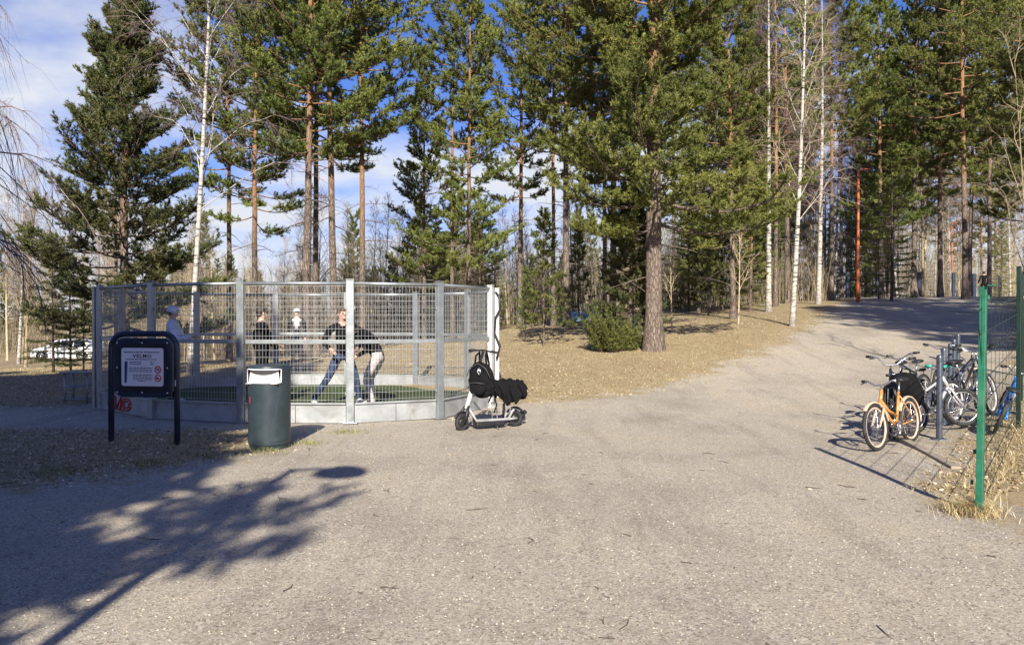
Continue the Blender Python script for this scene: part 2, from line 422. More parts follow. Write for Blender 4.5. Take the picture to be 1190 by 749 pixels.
def build_ground():
    xs=graded(-700,700,-14,14,.16,1.09); ys=graded(-300,900,2.5,26,.16,1.085)
    X,Y=np.meshgrid(xs,ys); Z=T(X,Y)
    near=np.clip(1-np.hypot(X,Y-10)/60,0,1)
    sd=sdist(X,Y,GRAVEL)
    Z=Z+near*bumpy(X,Y)*.018+near*bumpy(X*3.1+4,Y*2.7)*.012*(sd<0)+np.clip(-sd,0,.5)*.06*near
    ny,nx=X.shape; V=np.stack([X,Y,Z],-1).reshape(-1,3)
    i=np.arange(ny-1)[:,None]*nx+np.arange(nx-1)[None]; F=np.stack([i,i+1,i+nx+1,i+nx],-1).reshape(-1,4)
    tint=np.clip(.5+sd/2.8,0,1).ravel()
    inside=(sdist(X,Y,GRAVEL).ravel()[F].mean(1)>0)
    for nm,sel in (('gravel_yard',inside),('grass_ground',~inside)):
        f=F[sel]; u,inv=np.unique(f.ravel(),return_inverse=True)
        me=mesh_from(nm,V[u],[inv.reshape(f.shape)],tint[u]); me.materials.append(M['ground']); smooth(me)
        tag(link(nm,me),kind='structure')
def zg(x,y):
    """terrain height as meshed"""
    x=np.asarray(x,float); y=np.asarray(y,float)
    near=np.clip(1-np.hypot(x,y-10)/60,0,1); sd=sdist(x,y,GRAVEL)
    return T(x,y)+near*bumpy(x,y)*.018+near*bumpy(x*3.1+4,y*2.7)*.012*(sd<0)+np.clip(-sd,0,.5)*.06*near
def z1(x,y): return float(zg(np.array([x]),np.array([y]))[0])
build_ground()

def scatter():
    r=R3
    # loose stones on the gravel
    n=44000; Y=3.0+10.5*r.random(n)**1.25; X=(r.random(n)*2-1)*Y*.78
    ok=sdist(X,Y,GRAVEL)>.05; X=X[ok];Y=Y[ok]; n=len(X); s=.0025+.005*r.random(n)**2.6
    s=np.where(r.random(n)<.004,s*2.0,s)
    O=np.array([[1,0,0],[0,1,0],[-1,0,0],[0,-1,0],[0,0,1],[0,0,-1]],float)
    V=O[None]*(s[:,None]*(.6+.8*r.random((n,1))))[...,None]*np.stack([.7+.6*r.random(n),.7+.6*r.random(n),.45+.3*r.random(n)],-1)[:,None,:]
    a=r.random(n)*6.28; ca,sa=np.cos(a)[:,None],np.sin(a)[:,None]
    V=np.stack([V[...,0]*ca-V[...,1]*sa,V[...,0]*sa+V[...,1]*ca,V[...,2]],-1)+np.stack([X,Y,zg(X,Y)+s*.2],-1)[:,None]
    f=np.array([[0,1,4],[1,2,4],[2,3,4],[3,0,4],[1,0,5],[2,1,5],[3,2,5],[0,3,5]])
    F=(np.arange(n)[:,None,None]*6+f).reshape(-1,3)
    m=N('loose_stone'); at=m.n('Attribute',attribute_name='tint').outputs['Fac']
    mt=m.done(m.bsdf(m.ramp(at,[(0,(.12,.105,.085)),(.3,(.34,.30,.235)),(.85,(.52,.46,.36)),(1,(.66,.60,.50))]),.85,0,.3))
    me=mesh_from('loose_gravel',V.reshape(-1,3),[F],np.repeat(r.random(n),6)); me.materials.append(mt)
    tag(link('loose_gravel',me),'small loose grey stones strewn over the gravel yard','gravel',kind='stuff')
    # fallen leaves and dead grass
    n=60000; Y=6.5+24*r.random(n)**1.15; X=(r.random(n)*2-1)*Y*.8
    sd=sdist(X,Y,GRAVEL); ok=(sd<.25)|((r.random(n)<.012)&(sd<2.5)); 
    ok&=~((np.hypot((X+3.9)/3.9,(Y-14.1)/3.0)<1)); X=X[ok];Y=Y[ok];n=len(X)
    s=.007+.014*r.random(n); a=r.random(n)*6.28; tl=(r.random((n,2))-.5)*1.0
    Q=np.array([[-1,-.5],[.3,-.7],[1.1,0],[.3,.7],[-1,.5]]); c,d=np.cos(a)[:,None],np.sin(a)[:,None]
    qx=(Q[None,:,0]*c-Q[None,:,1]*d)*s[:,None]; qy=(Q[None,:,0]*d+Q[None,:,1]*c)*s[:,None]
    qz=qx*tl[:,:1]+qy*tl[:,1:]+s[:,None]*.5
    V=np.stack([qx+X[:,None],qy+Y[:,None],qz+zg(X,Y)[:,None]],-1)
    F=np.arange(n*5).reshape(-1,5)
    m=N('fallen_leaf'); at=m.n('Attribute',attribute_name='tint').outputs['Fac']
    mt=m.done(m.bsdf(m.ramp(at,[(0,(.14,.09,.05)),(.3,(.36,.26,.14)),(.7,(.58,.46,.28)),(1,(.80,.70,.50))]),.8,0,.3))
    me=mesh_from('leaf_litter',V.reshape(-1,3),[F],np.repeat(r.random(n),5)); me.materials.append(mt)
    tag(link('leaf_litter',me),'brown fallen leaves scattered over the grassy edge of the yard','leaf litter',kind='stuff')
    # blades
    def blades(name,label,X,Y,h,w,mt,lean=.5):
        n=len(X); a=r.random(n)*6.28; hh=h*(.4+.9*r.random(n)); b=r.random(n)*6.28; L=lean*hh*(.3+r.random(n))
        z=zg(X,Y); cx,cy=np.cos(a)*w,np.sin(a)*w
        P0=np.stack([X-cx,Y-cy,z-.01],-1); P1=np.stack([X+cx,Y+cy,z-.01],-1)
        M0=np.stack([X+np.cos(b)*L*.4-cx*.7,Y+np.sin(b)*L*.4-cy*.7,z+hh*.65],-1); M1=np.stack([X+np.cos(b)*L*.4+cx*.7,Y+np.sin(b)*L*.4+cy*.7,z+hh*.65],-1)
        P2=np.stack([X+np.cos(b)*L*1.3,Y+np.sin(b)*L*1.3,z+hh],-1)
        V=np.stack([P0,P1,M1,M0,P2],1).reshape(-1,3); i=np.arange(n)[:,None]*5
        me=mesh_from(name,V,[i+np.array([[0,1,2,3]]),i+np.array([[3,2,4]])],np.repeat(r.random(n),5)); me.materials.append(mt)
        return tag(link(name,me),label,'grass',kind='stuff')
    m=N('dry_grass_blade'); at=m.n('Attribute',attribute_name='tint').outputs['Fac']
    dry=m.done(m.bsdf(m.ramp(at,[(0,(.16,.10,.05)),(.4,(.46,.35,.18)),(.85,(.66,.54,.31)),(.93,(.20,.21,.06)),(1,(.13,.18,.04))]),.8,0,.3))
    n=90000; Y=6.8+22*r.random(n)**1.2; X=(r.random(n)*2-1)*Y*.8; sd=sdist(X,Y,GRAVEL)+.35*bumpy(X*2,Y*2)
    ok=(sd<.45*r.random(n)**3)&~((np.hypot((X+3.9)/3.9,(Y-14.1)/3.0)<1)); X=X[ok];Y=Y[ok]
    blades('dry_grass','short dead straw-coloured grass on the banks around the yard',X,Y,.04,.003,dry,1.8)
    n=1300; a=r.random(n)*6.28; d=np.abs(r.normal(0,.11,n)); X=3.72+np.cos(a)*d*1.1; Y=6.0+np.sin(a)*d*1.2
    X2=r.random(500)*2.7; Y2=X2*1.25; X=np.concatenate([X,3.85+X2+r.normal(0,.07,500)]); Y=np.concatenate([Y,6.1+Y2+r.normal(0,.07,500)])
    blades('dry_grass_clump','pale dry grass clump round the foot of the green fence post',X,Y,.11,.0025,dry,1.1)
    # grey-green tufts at grass edge by the bin
    n=900; c=[(-3.4,8.4),(-2.9,8.75),(-2.6,9.3),(-3.9,7.9),(-2.3,10.3),(-4.6,7.5)]; k=r.integers(0,len(c),n); cc=np.array(c)[k]
    X=cc[:,0]+r.normal(0,.14,n); Y=cc[:,1]+r.normal(0,.10,n)
    m=N('green_grass_blade'); at=m.n('Attribute',attribute_name='tint').outputs['Fac']
    gr=m.done(m.bsdf(m.ramp(at,[(0,(.10,.12,.03)),(.6,(.22,.24,.07)),(1,(.42,.36,.18))]),.8,0,.3))
    blades('green_grass','low green grass tufts on the gravel edge beside the litter bin',X,Y,.06,.003,gr,1.0)
    # fallen twigs: one low stuff object
    P=[];RR=[]
    for k in range(70):
        y=3.6+7*r.random(); x=(r.random()*2-1)*y*.72
        if sdist(np.array([x]),np.array([y]),GRAVEL)[0]<0.1: continue
        L=.05+.16*r.random()**2; a=r.random()*6.28; b=a+r.normal(0,.5)
        p=[(x,y),(x+cos(a)*L*.5,y+sin(a)*L*.5),(x+cos(a)*L*.5+cos(b)*L*.5,y+sin(a)*L*.5+sin(b)*L*.5)]
        P.append([(q[0],q[1],z1(*q)+.006) for q in p]); RR.append([.0035,.003,.0015])
        if r.random()<.5:
            q=p[1]; c2=a+.8; e=(q[0]+cos(c2)*L*.35,q[1]+sin(c2)*L*.35)
            P.append([(q[0],q[1],z1(*q)+.006),((q[0]+e[0])/2,(q[1]+e[1])/2,z1(*e)+.008),(e[0],e[1],z1(*e)+.006)]); RR.append([.003,.002,.001])
    V,F=tubes(np.array(P),np.array(RR),4); me=mesh_from('fallen_twigs',V,[F]); me.materials.append(M['dark_bark'])
    tag(link('fallen_twigs',me),'short dark twigs lying about on the gravel','twigs',kind='stuff')
scatter()

# ------------------------------------------------------------------ trees
def rdir(r,n): return norm(r.normal(size=(n,3)))
def tufts(A, C, D, r, m=9, ln=.11, w=.013, up=.2, tb=None):
    n=len(C); 
    d=norm(D[:,None]*.55+rdir(r,n*m).reshape(n,m,3)*.85+np.array([0,0,up]))
    c=C[:,None]+D[:,None]*(r.random((n,m,1))-.6)*ln*1.1
    sd=norm(np.cross(d,rdir(r,n*m).reshape(n,m,3)))*w*(.7+.6*r.random((n,m,1)))
    L=ln*(.7+.6*r.random((n,m,1)))
    V=np.stack([c-sd,c+sd,c+d*L],2).reshape(-1,3)
    t=(r.random(n) if tb is None else np.clip(tb+r.normal(0,.16,n),0,1))
    A.add(V,np.arange(len(V)).reshape(-1,3),np.repeat(t,m*3))

def grown(root_name,trunk,crown,loc=(0,0,-60)):
    root=link(root_name,None); root.location=loc
    if trunk is not None: link('trunk',trunk,root)
    if crown is not None: link('crown',crown,root)
    return root

def pine(seed,h=20,r0=.2,cb=.45,Rc=2.6,nb=46,prof='round',nsec=9,needle='pine_needles',wand=.25,m=18,tuft=.10,tw=.0125,dead=14,droop=0.0,ntw=9,padup=.12,f0=.28):
    r=np.random.default_rng(seed); K=18
    t=np.linspace(0,1,K); ph=r.random(2)*6.28
    cx=np.cumsum(r.normal(0,.05,K))*wand+np.sin(t*3+ph[0])*wand*.6*t; cy=np.cumsum(r.normal(0,.05,K))*wand+np.sin(t*2.6+ph[1])*wand*.6*t
    cx-=cx[0]; cy-=cy[0]
    trunkP=np.stack([cx,cy,t*h-.15],-1); rad=r0*((1-t)**.75*.93+.02)+r0*.45*np.exp(-t*h/.35)
    W=Arr(); V,F=tubes(trunkP[None],rad[None],14); W.add(V,F)
    Cn=Arr()
    def tp(u): return np.array([np.interp(u,t,trunkP[:,k]) for k in range(3)]).T
    brP=[];brR=[];twP=[];twR=[]; TC=[];TD=[];TT=[]
    for b in range(nb):
        s=(b+.5*r.random())/nb; s=s**.92; u=cb+(1-cb)*s*.985
        az=b*2.399+r.normal(0,.35)
        if prof=='round': p=(np.sin(np.clip(s*.86+.14,0,1)*pi)**.6)*(1-.30*s)
        elif prof=='cone': p=(1-s)**.8*.95+.07
        elif prof=='broad': p=np.clip(1.0-.55*s,0,1)*(.75+.25*np.sin(s*20))
        else: p=(1-s**2)**.5
        L=Rc*p*(.62+.5*r.random())
        if L<.15: L=.15
        e=np.interp(s,[0,.5,1],[-.05-droop,.28,.9])+r.normal(0,.12)
        o=tp(np.array([u]))[0]; q=np.linspace(0,1,6); hd=np.array([cos(az),sin(az),0]); sd=np.array([-sin(az),cos(az),0])
        bend=r.normal(0,.10)
        P=o+hd*(q*L*cos(min(e,1.2)))[:,None]+sd*(bend*q**2*L)[:,None]+np.array([0,0,1])*((np.sin(e)*q+(.16+droop*.4)*q**2.2-.05*np.sin(q*pi))*L)[:,None]
        rb=(.010+.013*L)*(1-s*.4); brP.append(P); brR.append(rb*(1-q*.85))
        bt=r.random()*.5+.25
        for k in range(nsec):
            f=f0+(1-f0)*(k+r.random()*.8)/nsec; f=min(f,1); o2=np.array([np.interp(f,q,P[:,j]) for j in range(3)])
            dT=norm(np.array([np.interp(min(f+.1,1),q,P[:,j])-np.interp(max(f-.1,0),q,P[:,j]) for j in range(3)]))
            sg=1 if k%2 else -1; ang=sg*(.5+.5*r.random())*(1-.5*(f>.93))
            d2=dT*cos(ang)+np.cross(np.array([0,0,1]),dT)*sin(ang)+np.array([0,0,.10+.25*r.random()]); d2=norm(d2)
            l2=(L*.34*(1.15-.65*f)+.16)*(.7+.6*r.random()); 
            e2=o2+d2*l2+np.array([0,0,.06*l2])
            twP.append([o2,(o2+e2)/2-np.array([0,0,.02*l2]),e2]); twR.append([rb*.35+.003,rb*.25+.002,.003])
            nt=max(3,int(ntw*(l2/.6)**.7))
            g=.25+.75*r.random(nt); c0=o2+(e2-o2)*g[:,None]
            dd=norm(d2*.7+rdir(r,nt)*.7+np.array([0,0,.25])); lt=.10+.22*r.random(nt)*min(1.4,l2+.3); ce=c0+dd*lt[:,None]
            for a_,b_ in zip(c0,ce):
                if r.random()<.35: twP.append([a_,(a_+b_)/2,b_]); twR.append([.005,.004,.003])
            for qq in (.45,1.0):
                TC.append(c0+(ce-c0)*qq+np.array([0,0,.02])); TD.append(norm(dd+np.array([0,0,padup]))); TT.append(np.full(nt,bt+.12*qq+.1*(g-.5).mean()))
    for b in range(dead):
        u=cb*(.35+.65*r.random()); az=r.random()*6.28; L=(.5+1.2*r.random())*Rc/2.6; o=tp(np.array([u]))[0]; q=np.linspace(0,1,6)
        hd=np.array([cos(az),sin(az),0]); e=r.normal(0,.25); P=o+hd*(q*L)[:,None]+np.array([0,0,1])*((e*q-.2*q**2)*L)[:,None]+r.normal(0,.03,(6,3))*q[:,None]
        brP.append(P); brR.append((.012+.006*L)*(1-q*.9))
        for k in range(4):
            o2=P[2+k]if k<4 else P[-1]; d2=norm(hd+rdir(r,1)[0]*.9); e2=o2+d2*(.15+.35*r.random()); twP.append([o2,(o2+e2)/2,e2]); twR.append([.006,.004,.002])
    V,F=tubes(np.array(brP),np.array(brR),5); W.add(V,F,m=1 if False else 0)
    V,F=tubes(np.array(twP),np.array(twR),3); W.add(V,F,m=1)
    tufts(Cn,np.concatenate(TC),np.concatenate(TD),r,m,tuft,tw,.25,np.concatenate(TT))
    return grown('pine_tree',W.mesh('trunk',[M['pine_bark'],M['dark_bark']],True),Cn.mesh('crown',[M[needle]]))

def spruce(seed,h=8,Rc=1.3,cb=.06,nb=70,needle='spruce_needles',r0=.08,nsec=9,m=8,tuft=.07,tw=.011,bark='dark_bark',drop=.25):
    r=np.random.default_rng(seed); K=10; t=np.linspace(0,1,K)
    P0=np.stack([np.sin(t*2+seed)*.05*t*h*.2,np.cos(t*2.3+seed)*.04*t*h*.2,t*h-.1],-1); P0[:,:2]-=P0[0,:2]
    W=Arr(); V,F=tubes(P0[None],(r0*((1-t)**.9*.97+.03))[None],9); W.add(V,F)
    brP=[];brR=[];TC=[];TD=[];TT=[];twP=[];twR=[]
    for b in range(nb):
        s=(b+r.random()*.5)/nb; u=cb+(1-cb)*s*.98; az=b*2.399+r.normal(0,.3)
        L=Rc*((1-s)**.85*.95+.06)*(.7+.45*r.random()); o=np.array([np.interp(u,t,P0[:,k]) for k in range(3)])
        hd=np.array([cos(az),sin(az),0]); q=np.linspace(0,1,5); e=np.interp(s,[0,.6,1],[-drop,.05,.8])
        P=o+hd*(q*L)[:,None]+np.array([0,0,1])*((e*q+.22*q**2.5)*L)[:,None]
        brP.append(P); brR.append((.005+.009*L)*(1-.85*q)); bt=.3+.4*r.random()
        for k in range(nsec):
            f=.15+.85*(k+r.random())/nsec; f=min(f,1); o2=np.array([np.interp(f,q,P[:,j]) for j in range(3)])
            ang=(1 if k%2 else -1)*(.7+.35*r.random()); d2=norm(hd*cos(ang)+np.array([-hd[1],hd[0],0])*sin(ang)+np.array([0,0,e*.5+.05-.15*r.random()]))
            l2=(L*.42*(1.1-.8*f)+.07)*(.7+.6*r.random()); nt=max(3,int(l2/.075)); g=np.linspace(.1,1,nt)
            TC.append(o2+d2*(g*l2)[:,None]); TD.append(np.tile(d2,(nt,1))); TT.append(np.full(nt,bt)+.25*g)
            twP.append([o2,o2+d2*l2*.5,o2+d2*l2]); twR.append([.005,.004,.002])
        nt=max(3,int(L/.09)); g=np.linspace(.25,1,nt); TC.append(np.stack([np.interp(g,q,P[:,j]) for j in range(3)],-1)); TD.append(np.tile(hd,(nt,1))); TT.append(np.full(nt,bt+.2))
    V,F=tubes(np.array(brP),np.array(brR),4); W.add(V,F); V,F=tubes(np.array(twP),np.array(twR),3); W.add(V,F)
    Cn=Arr(); tufts(Cn,np.concatenate(TC),np.concatenate(TD),r,m,tuft,tw,.12,np.concatenate(TT))
    return grown('spruce_tree',W.mesh('trunk',[M[bark]],True),Cn.mesh('crown',[M[needle]]))

def bare(seed,h=12,r0=.1,cb=.25,nb=26,ang=.6,blen=.30,nsub=7,ntw=7,droop=0.,lean=(0,0),curve=.3,mt='birch',mtw='birch_twig',name='birch_tree',twl=.5,one=False,twr=.0035,limb=0,lf=.32,extra=()):
    r=np.random.default_rng(seed); K=16; t=np.linspace(0,1,K); ph=r.random(2)*6.28
    x=(np.sin(t*2.2+ph[0])-sin(ph[0]))*curve+lean[0]*t*h; y=(np.sin(t*1.9+ph[1])-sin(ph[1]))*curve+lean[1]*t*h
    P0=np.stack([x,y,t*h-.15],-1); W=Arr(); rad=r0*((1-t)**.8*.95+.03)+r0*.3*np.exp(-t*h/.25)
    V,F=tubes(P0[None],rad[None],12); W.add(V,F)
    b1=[];r1=[];b2=[];r2=[];b3=[];r3=[]
    for b in range(nb):
        s=(b+r.random())/nb; u=cb+(1-cb)*s*.97; az=b*2.399+r.normal(0,.5); o=np.array([np.interp(u,t,P0[:,k]) for k in range(3)])
        L=h*blen*(1-.72*s)*(.6+.7*r.random()); e=(pi/2-ang)+r.normal(0,.15)+.2*s; q=np.linspace(0,1,7)
        if b<len(extra): u,az,L,e=extra[b]; o=np.array([np.interp(u,t,P0[:,k]) for k in range(3)])
        hd=np.array([cos(az),sin(az),0]); wob=np.cumsum(r.normal(0,.028,(7,3)),0)*L
        P=o+hd*(q*L*cos(e))[:,None]+np.array([0,0,1])*((sin(e)*q+.12*q**2-droop*q**3)*L)[:,None]+wob*q[:,None]
        b1.append(P); rb=max(.012,np.interp(u,t,rad)*lf); r1.append(rb*(1-.88*q)+.002)
        for k in range(nsub):
            f=.22+.78*(k+r.random())/nsub; f=min(f,1); o2=np.array([np.interp(f,q,P[:,j]) for j in range(3)]); dT=norm(P[-1]-P[0])
            d2=norm(dT*.75+rdir(r,1)[0]*.75+np.array([0,0,.25-droop*.9])); l2=(L*.42*(1.15-.8*f)+.25)*(.6+.7*r.random()); qq=np.linspace(0,1,5)
            Q=o2+d2*(qq*l2)[:,None]+np.array([0,0,-1])*(droop*.9*qq**2*l2)[:,None]+np.cumsum(r.normal(0,.035,(5,3)),0)*l2*qq[:,None]
            b2.append(Q); r2.append((rb*.33+.002)*(1-.8*qq)+.0015)
            f3=.2+.8*r.random(ntw)
            for g in f3:
                o3=np.array([np.interp(g,qq,Q[:,j]) for j in range(3)]); d3=norm(d2*.7+rdir(r,1)[0]*.7+np.array([0,0,.1-droop*1.1])); l3=twl*(.35+.8*r.random())
                q3=np.linspace(0,1,3); b3.append(o3+d3*(q3*l3)[:,None]-np.array([0,0,1])*(droop*.8*q3**2*l3)[:,None]+r.normal(0,.02,(3,3))*q3[:,None]); r3.append([twr,twr*.75,twr*.45])
    V,F=tubes(np.array(b1),np.array(r1),5); W.add(V,F,m=limb)
    C=W if one else Arr(); mm=1 if one else 0
    V,F=tubes(np.array(b2),np.array(r2),4); C.add(V,F,m=mm); V,F=tubes(np.array(b3),np.array(r3),3); C.add(V,F,m=mm)
    if one: 
        o=link(name,W.mesh(name,[M[mt],M[mtw]],True)); o.location=(0,0,-60); return o
    return grown(name,W.mesh('trunk',[M[mt],M[mtw]],True),C.mesh('crown',[M[mtw]],True))
# ------------------------------------------------------------------ tree templates and placing
def hit(px,py,y0=3.,y1=120.):
    Y=np.linspace(y0,y1,2400); X=gx(px,Y); d=pz(py,Y)-zg(X,Y); k=np.argmax(d<0)
    return (float(X[k]),float(Y[k]),float(zg(X[k:k+1],Y[k:k+1])[0])) if (d<0).any() else (gx(px,60),60.,z1(gx(px,60),60))
TP={}
TP['A']=pine(11,20,.155,.36,3.3,66); TP['B']=pine(12,20,.135,.40,3.1,60); TP['C']=pine(13,18,.14,.20,3.1,80,'broad')
TP['D']=pine(14,21,.265,.165,3.9,135,'broad',nsec=14,ntw=10,wand=.15,dead=4,droop=.16,f0=.12,tuft=.095)
TP['E']=pine(15,12.6,.17,.12,2.9,110,'cone',nsec=11,needle='dark_needles',ntw=8,droop=.08,dead=10)
TP['F']=pine(16,6,.045,.16,1.15,34,'cone',nsec=5,ntw=4,tuft=.10,dead=3,wand=.1,needle='juniper_needles')
TP['G']=pine(17,19,.15,.33,3.3,60,'round',droop=.1)
TP['H']=pine(18,19,.12,.50,2.5,40,'round',nsec=8)
TP['V']=pine(19,7.1,.05,.87,.95,11,'round',nsec=7,dead=0,ntw=7)
TP['S']=spruce(21,8,1.35); TP['T']=spruce(22,4.5,.85,.10,40,nsec=7,needle='dark_needles',r0=.04)
TP['U']=spruce(23,17,3.2,.03,150,nsec=14,m=11,tuft=.18,tw=.045,r0=.2,needle='dark_needles')
TP['bir1']=bare(31,15,.082,.22,26,.62,.24,8,9,.35,(.016,0.0),.25,lf=.27,extra=((.31,0.05,3.9,.60),(.52,3.2,3.6,.85),(.40,.4,2.6,.9)))
TP['bir2']=bare(32,13,.085,.26,26,.45,.19,7,7,.15,(.045,.0),.12,mtw='twig_pale',lf=.22)
TP['bir3']=bare(33,16,.125,.25,34,.70,.22,9,10,.45,(.01,0),.2,limb=1)
USED=set()
def place(k,x,y,h=1.0,rz=0.,label=None,cat=None,group=None,z=None,name=None,sq=1.0):
    z=z1(x,y)-.03 if z is None else z; r=TP[k]
    if k in USED: o=copy_tree(r)
    else: o=r; USED.add(k)
    if name and o.name.split('.')[0]!=name: o.name=name
    o.location=(x,y,z); o.rotation_euler=(0,0,rz); o.scale=(h*sq,h*sq,h)
    if label: o['label']=label
    o['category']=cat or ('birch tree' if 'bir' in k else 'spruce tree' if k in 'STU' else 'pine tree')
    if group: o['group']=group
    elif 'group' in o: del o['group']
    return o
def pp(k,px,Y,h,rz,label,**kw): return place(k,gx(px,Y),Y,h,rz,label,**kw)
GP='tall pines round the clearing'
pp('E',146,24,1.0,.6,'broad dark pine with low bushy crown left of the white birch',group=GP)
pp('H',134,27,.62,2.,'pine with orange bark half hidden in the broad dark pine at left',group=GP)
pp('bir1',220,20,1.0,0.1,'tall white birch with long bare limb behind the left part of the cage',group='bare birches')
pp('B',266,27,.80,.3,'slim dark pine just right of the tall white birch',group=GP)
pp('G',298,26,.80,1.1,'pine with bright orange trunk between the slim dark pine and the three close pines',group=GP)
pp('A',356,24,.93,2.2,'thickest and leftmost of the three close pines behind the cage',group=GP)
pp('B',368,28,.95,4.0,'thin orange pine in the middle of the three close pines',group=GP)
pp('A',388,24.5,.90,5.2,'dark pine, rightmost of the three close pines behind the cage',group=GP)
pp('B',421,25,.86,1.9,'dark slender pine standing alone left of the gap of open sky',group=GP)
pp('C',493,31,.66,.9,'small pine with low branches, first right of the open sky gap',group=GP)
pp('H',526,27,.72,3.1,'pale orange pine left of the two paired trunks beyond the cage',group=GP)
pp('C',544,26.5,.74,4.4,'pine with forked looking shade and orange trunk just right of the pale orange pine',group=GP)
pp('A',604,hit(604,381)[1],.86,.2,'sturdy orange pine with lopped lower trunk right behind the cage corner',group=GP)
pp('H',643,31,.86,2.6,'very thin dark pine left of the tall straight dark pine',group=GP)
pp('G',659,27.5,.92,5.9,'tall straight dark pine left of the big central pine',group=GP)
pp('B',702,31,.82,.5,'thin dark pine behind the juniper bush',group=GP)
pp('G',711,25.5,.86,3.6,'orange pine right behind the juniper bush',group=GP)
X,Y,_=hit(760,407)
place('D',X,Y,.93,1.25,'huge rough barked pine with low spreading branches in the centre of the clearing',group=GP)
pp('C',852,27.5,.80,2.0,'bushy pine with grey trunk and low crown behind the thin pale sapling',group=GP)
pp('bir3',893,31,.95,.5,'thick white birch trunk at the edge of the dark wood',group='bare birches')
pp('H',901,34,.92,1.7,'thin orange pine just right of the thick white birch trunk',group=GP)
pp('A',915,37,.95,4.9,'slim pine behind the leaning white birch',group=GP)
X,Y,_=hit(920,379)
place('bir2',X,Y,1.0,.15,'slender white birch leaning right on the edge of the gravel path',group='bare birches')
pp('bir3',951,34,.93,2.6,'white birch with dark foot left of the orange lamp post',group='bare birches')
pp('B',966,38,.9,.6,'dark pine trunk directly behind the dark footed birch',group=GP)
pp('H',978,41,.95,3.2,'thin dark pine immediately left of the orange lamp post',group=GP)
pp('C',1024,40,1.0,1.2,'tall pine rising behind the light green young spruce',group=GP)
pp('S',1036,35,.98,0,'light green young spruce right of the orange lamp post')
pp('A',1062,41,1.0,2.1,'pine with orange trunk right of the light green young spruce',group=GP)
pp('G',1093,43,1.05,.7,'dark pine behind the far wire fence, left of the straight orange pine',group=GP)
pp('A',1122,37,1.0,4.1,'thick straight pine with orange upper trunk beside the far wire fence',group=GP)
pp('B',1149,43,1.0,5.1,'pine with pale brown trunk behind the walking person',group=GP)
pp('bir1',1086,56,.9,.2,'white birch leaning left in the far wood beyond the wire fence',group='bare birches')
pp('bir1',1105,58,.9,1.2,'white birch beside the far orange lamp post',group='bare birches')
pp('bir1',1118,57,.95,4.2,'white birch half behind the thick straight pine',group='bare birches')
pp('bir1',1174,50,.8,3.3,'thin white birch at the far end of the path near the right edge',group='bare birches')
pp('C',1205,34,1.0,.4,'pine on the right edge of the picture beyond the green fence',group=GP)
pp('G',1232,25,.95,2.9,'nearer pine reaching in from the right edge over the path',group=GP)
# young trees
X,Y,_=hit(632,402)
place('F',X,Y,.68,0,'young pine with pale thin stem in front of the sturdy orange pine',cat='young pine',sq=1.15)
X,Y,_=hit(612,399)
place('F',X,Y+1,.36,2.,'tiny pine seedling beside the pale stemmed young pine',cat='young pine')
for px,Y,h,l in ((62,22,.88,'tallest of the three thin dark spruces beside the cage, leftmost one'),(82,22.5,.80,'middle one of the three thin dark spruces beside the cage'),(97,23,.62,'shortest of the three thin dark spruces, nearest the cage')):
    pp('T',px,Y,h*1.05,px*.3,l,group='young dark spruces left of the cage',sq=1.15)
yg='young pines at the edge of the wood'
for k,(px,Y,h,l) in enumerate(((672,34,.72,'young pine left of the juniper bush at the edge of the wood'),(735,25,.55,'young pine tucked behind the left side of the huge central pine'),
   (800,36,.8,'young pine right of the huge central pine at the edge of the wood'),(823,31,.62,'young pine between the huge pine and the thin pale sapling'),(873,33,.60,'young pine below the thick white birch trunk'),
   (905,40,.7,'dark young pine in the shade behind the slender white birch'),(1000,40,.55,'low young pine at the foot of the orange lamp post'),(1163,46,.6,'young pine beyond the path at far right'),
   (505,36,.8,'young pine beyond the cage under the pale orange pine'),(455,40,.75,'young pine beyond the cage below the gap of open sky'),(575,40,.7,'young pine left of the sturdy orange pine'))):
    pp('S' if k%3 else 'F',px,Y,h,px,l,cat='young tree',group=yg,name='young_tree')
for px,Y,k,h,sq,l in ((733,21.6,'E',.40,1.0,'dark bushy young pine leaning against the left side of the huge central pine'),(812,33,'C',.42,1.15,'bushy olive green pine behind and right of the huge central pine'),
   (838,35,'E',.5,1.1,'dark young pine between the huge central pine and the thin pale sapling'),(872,32,'C',.40,1.2,'low bushy pine just left of the thick white birch trunk'),(793,40,'S',1.0,1.2,'spruce far behind the right side of the huge central pine'),
   (560,44,'C',.42,1.3,'round low pine beyond the far corner of the cage'),(515,46,'E',.5,1.3,'dark low pine beyond the cage between the orange trunks')):
    pp(k,px,Y,h,px,l,cat='young tree',group=yg,name='young_tree',sq=sq)
# saplings with bare stems
sap=bare(41,4.2,.035,.35,12,.6,.22,5,4,.1,(.0,0),.05,mt='twig_pale',mtw='twig_pale',name='sapling',twl=.25)
TP['sap']=sap
X,Y,_=hit(858,376); place('sap',X,Y,.85,0,'thin pale sapling standing alone between the huge pine and the white birches',cat='sapling')
X,Y,_=hit(781,386); place('sap',X,Y,.75,2,'thin dark sapling just right of the huge central pine',cat='sapling')
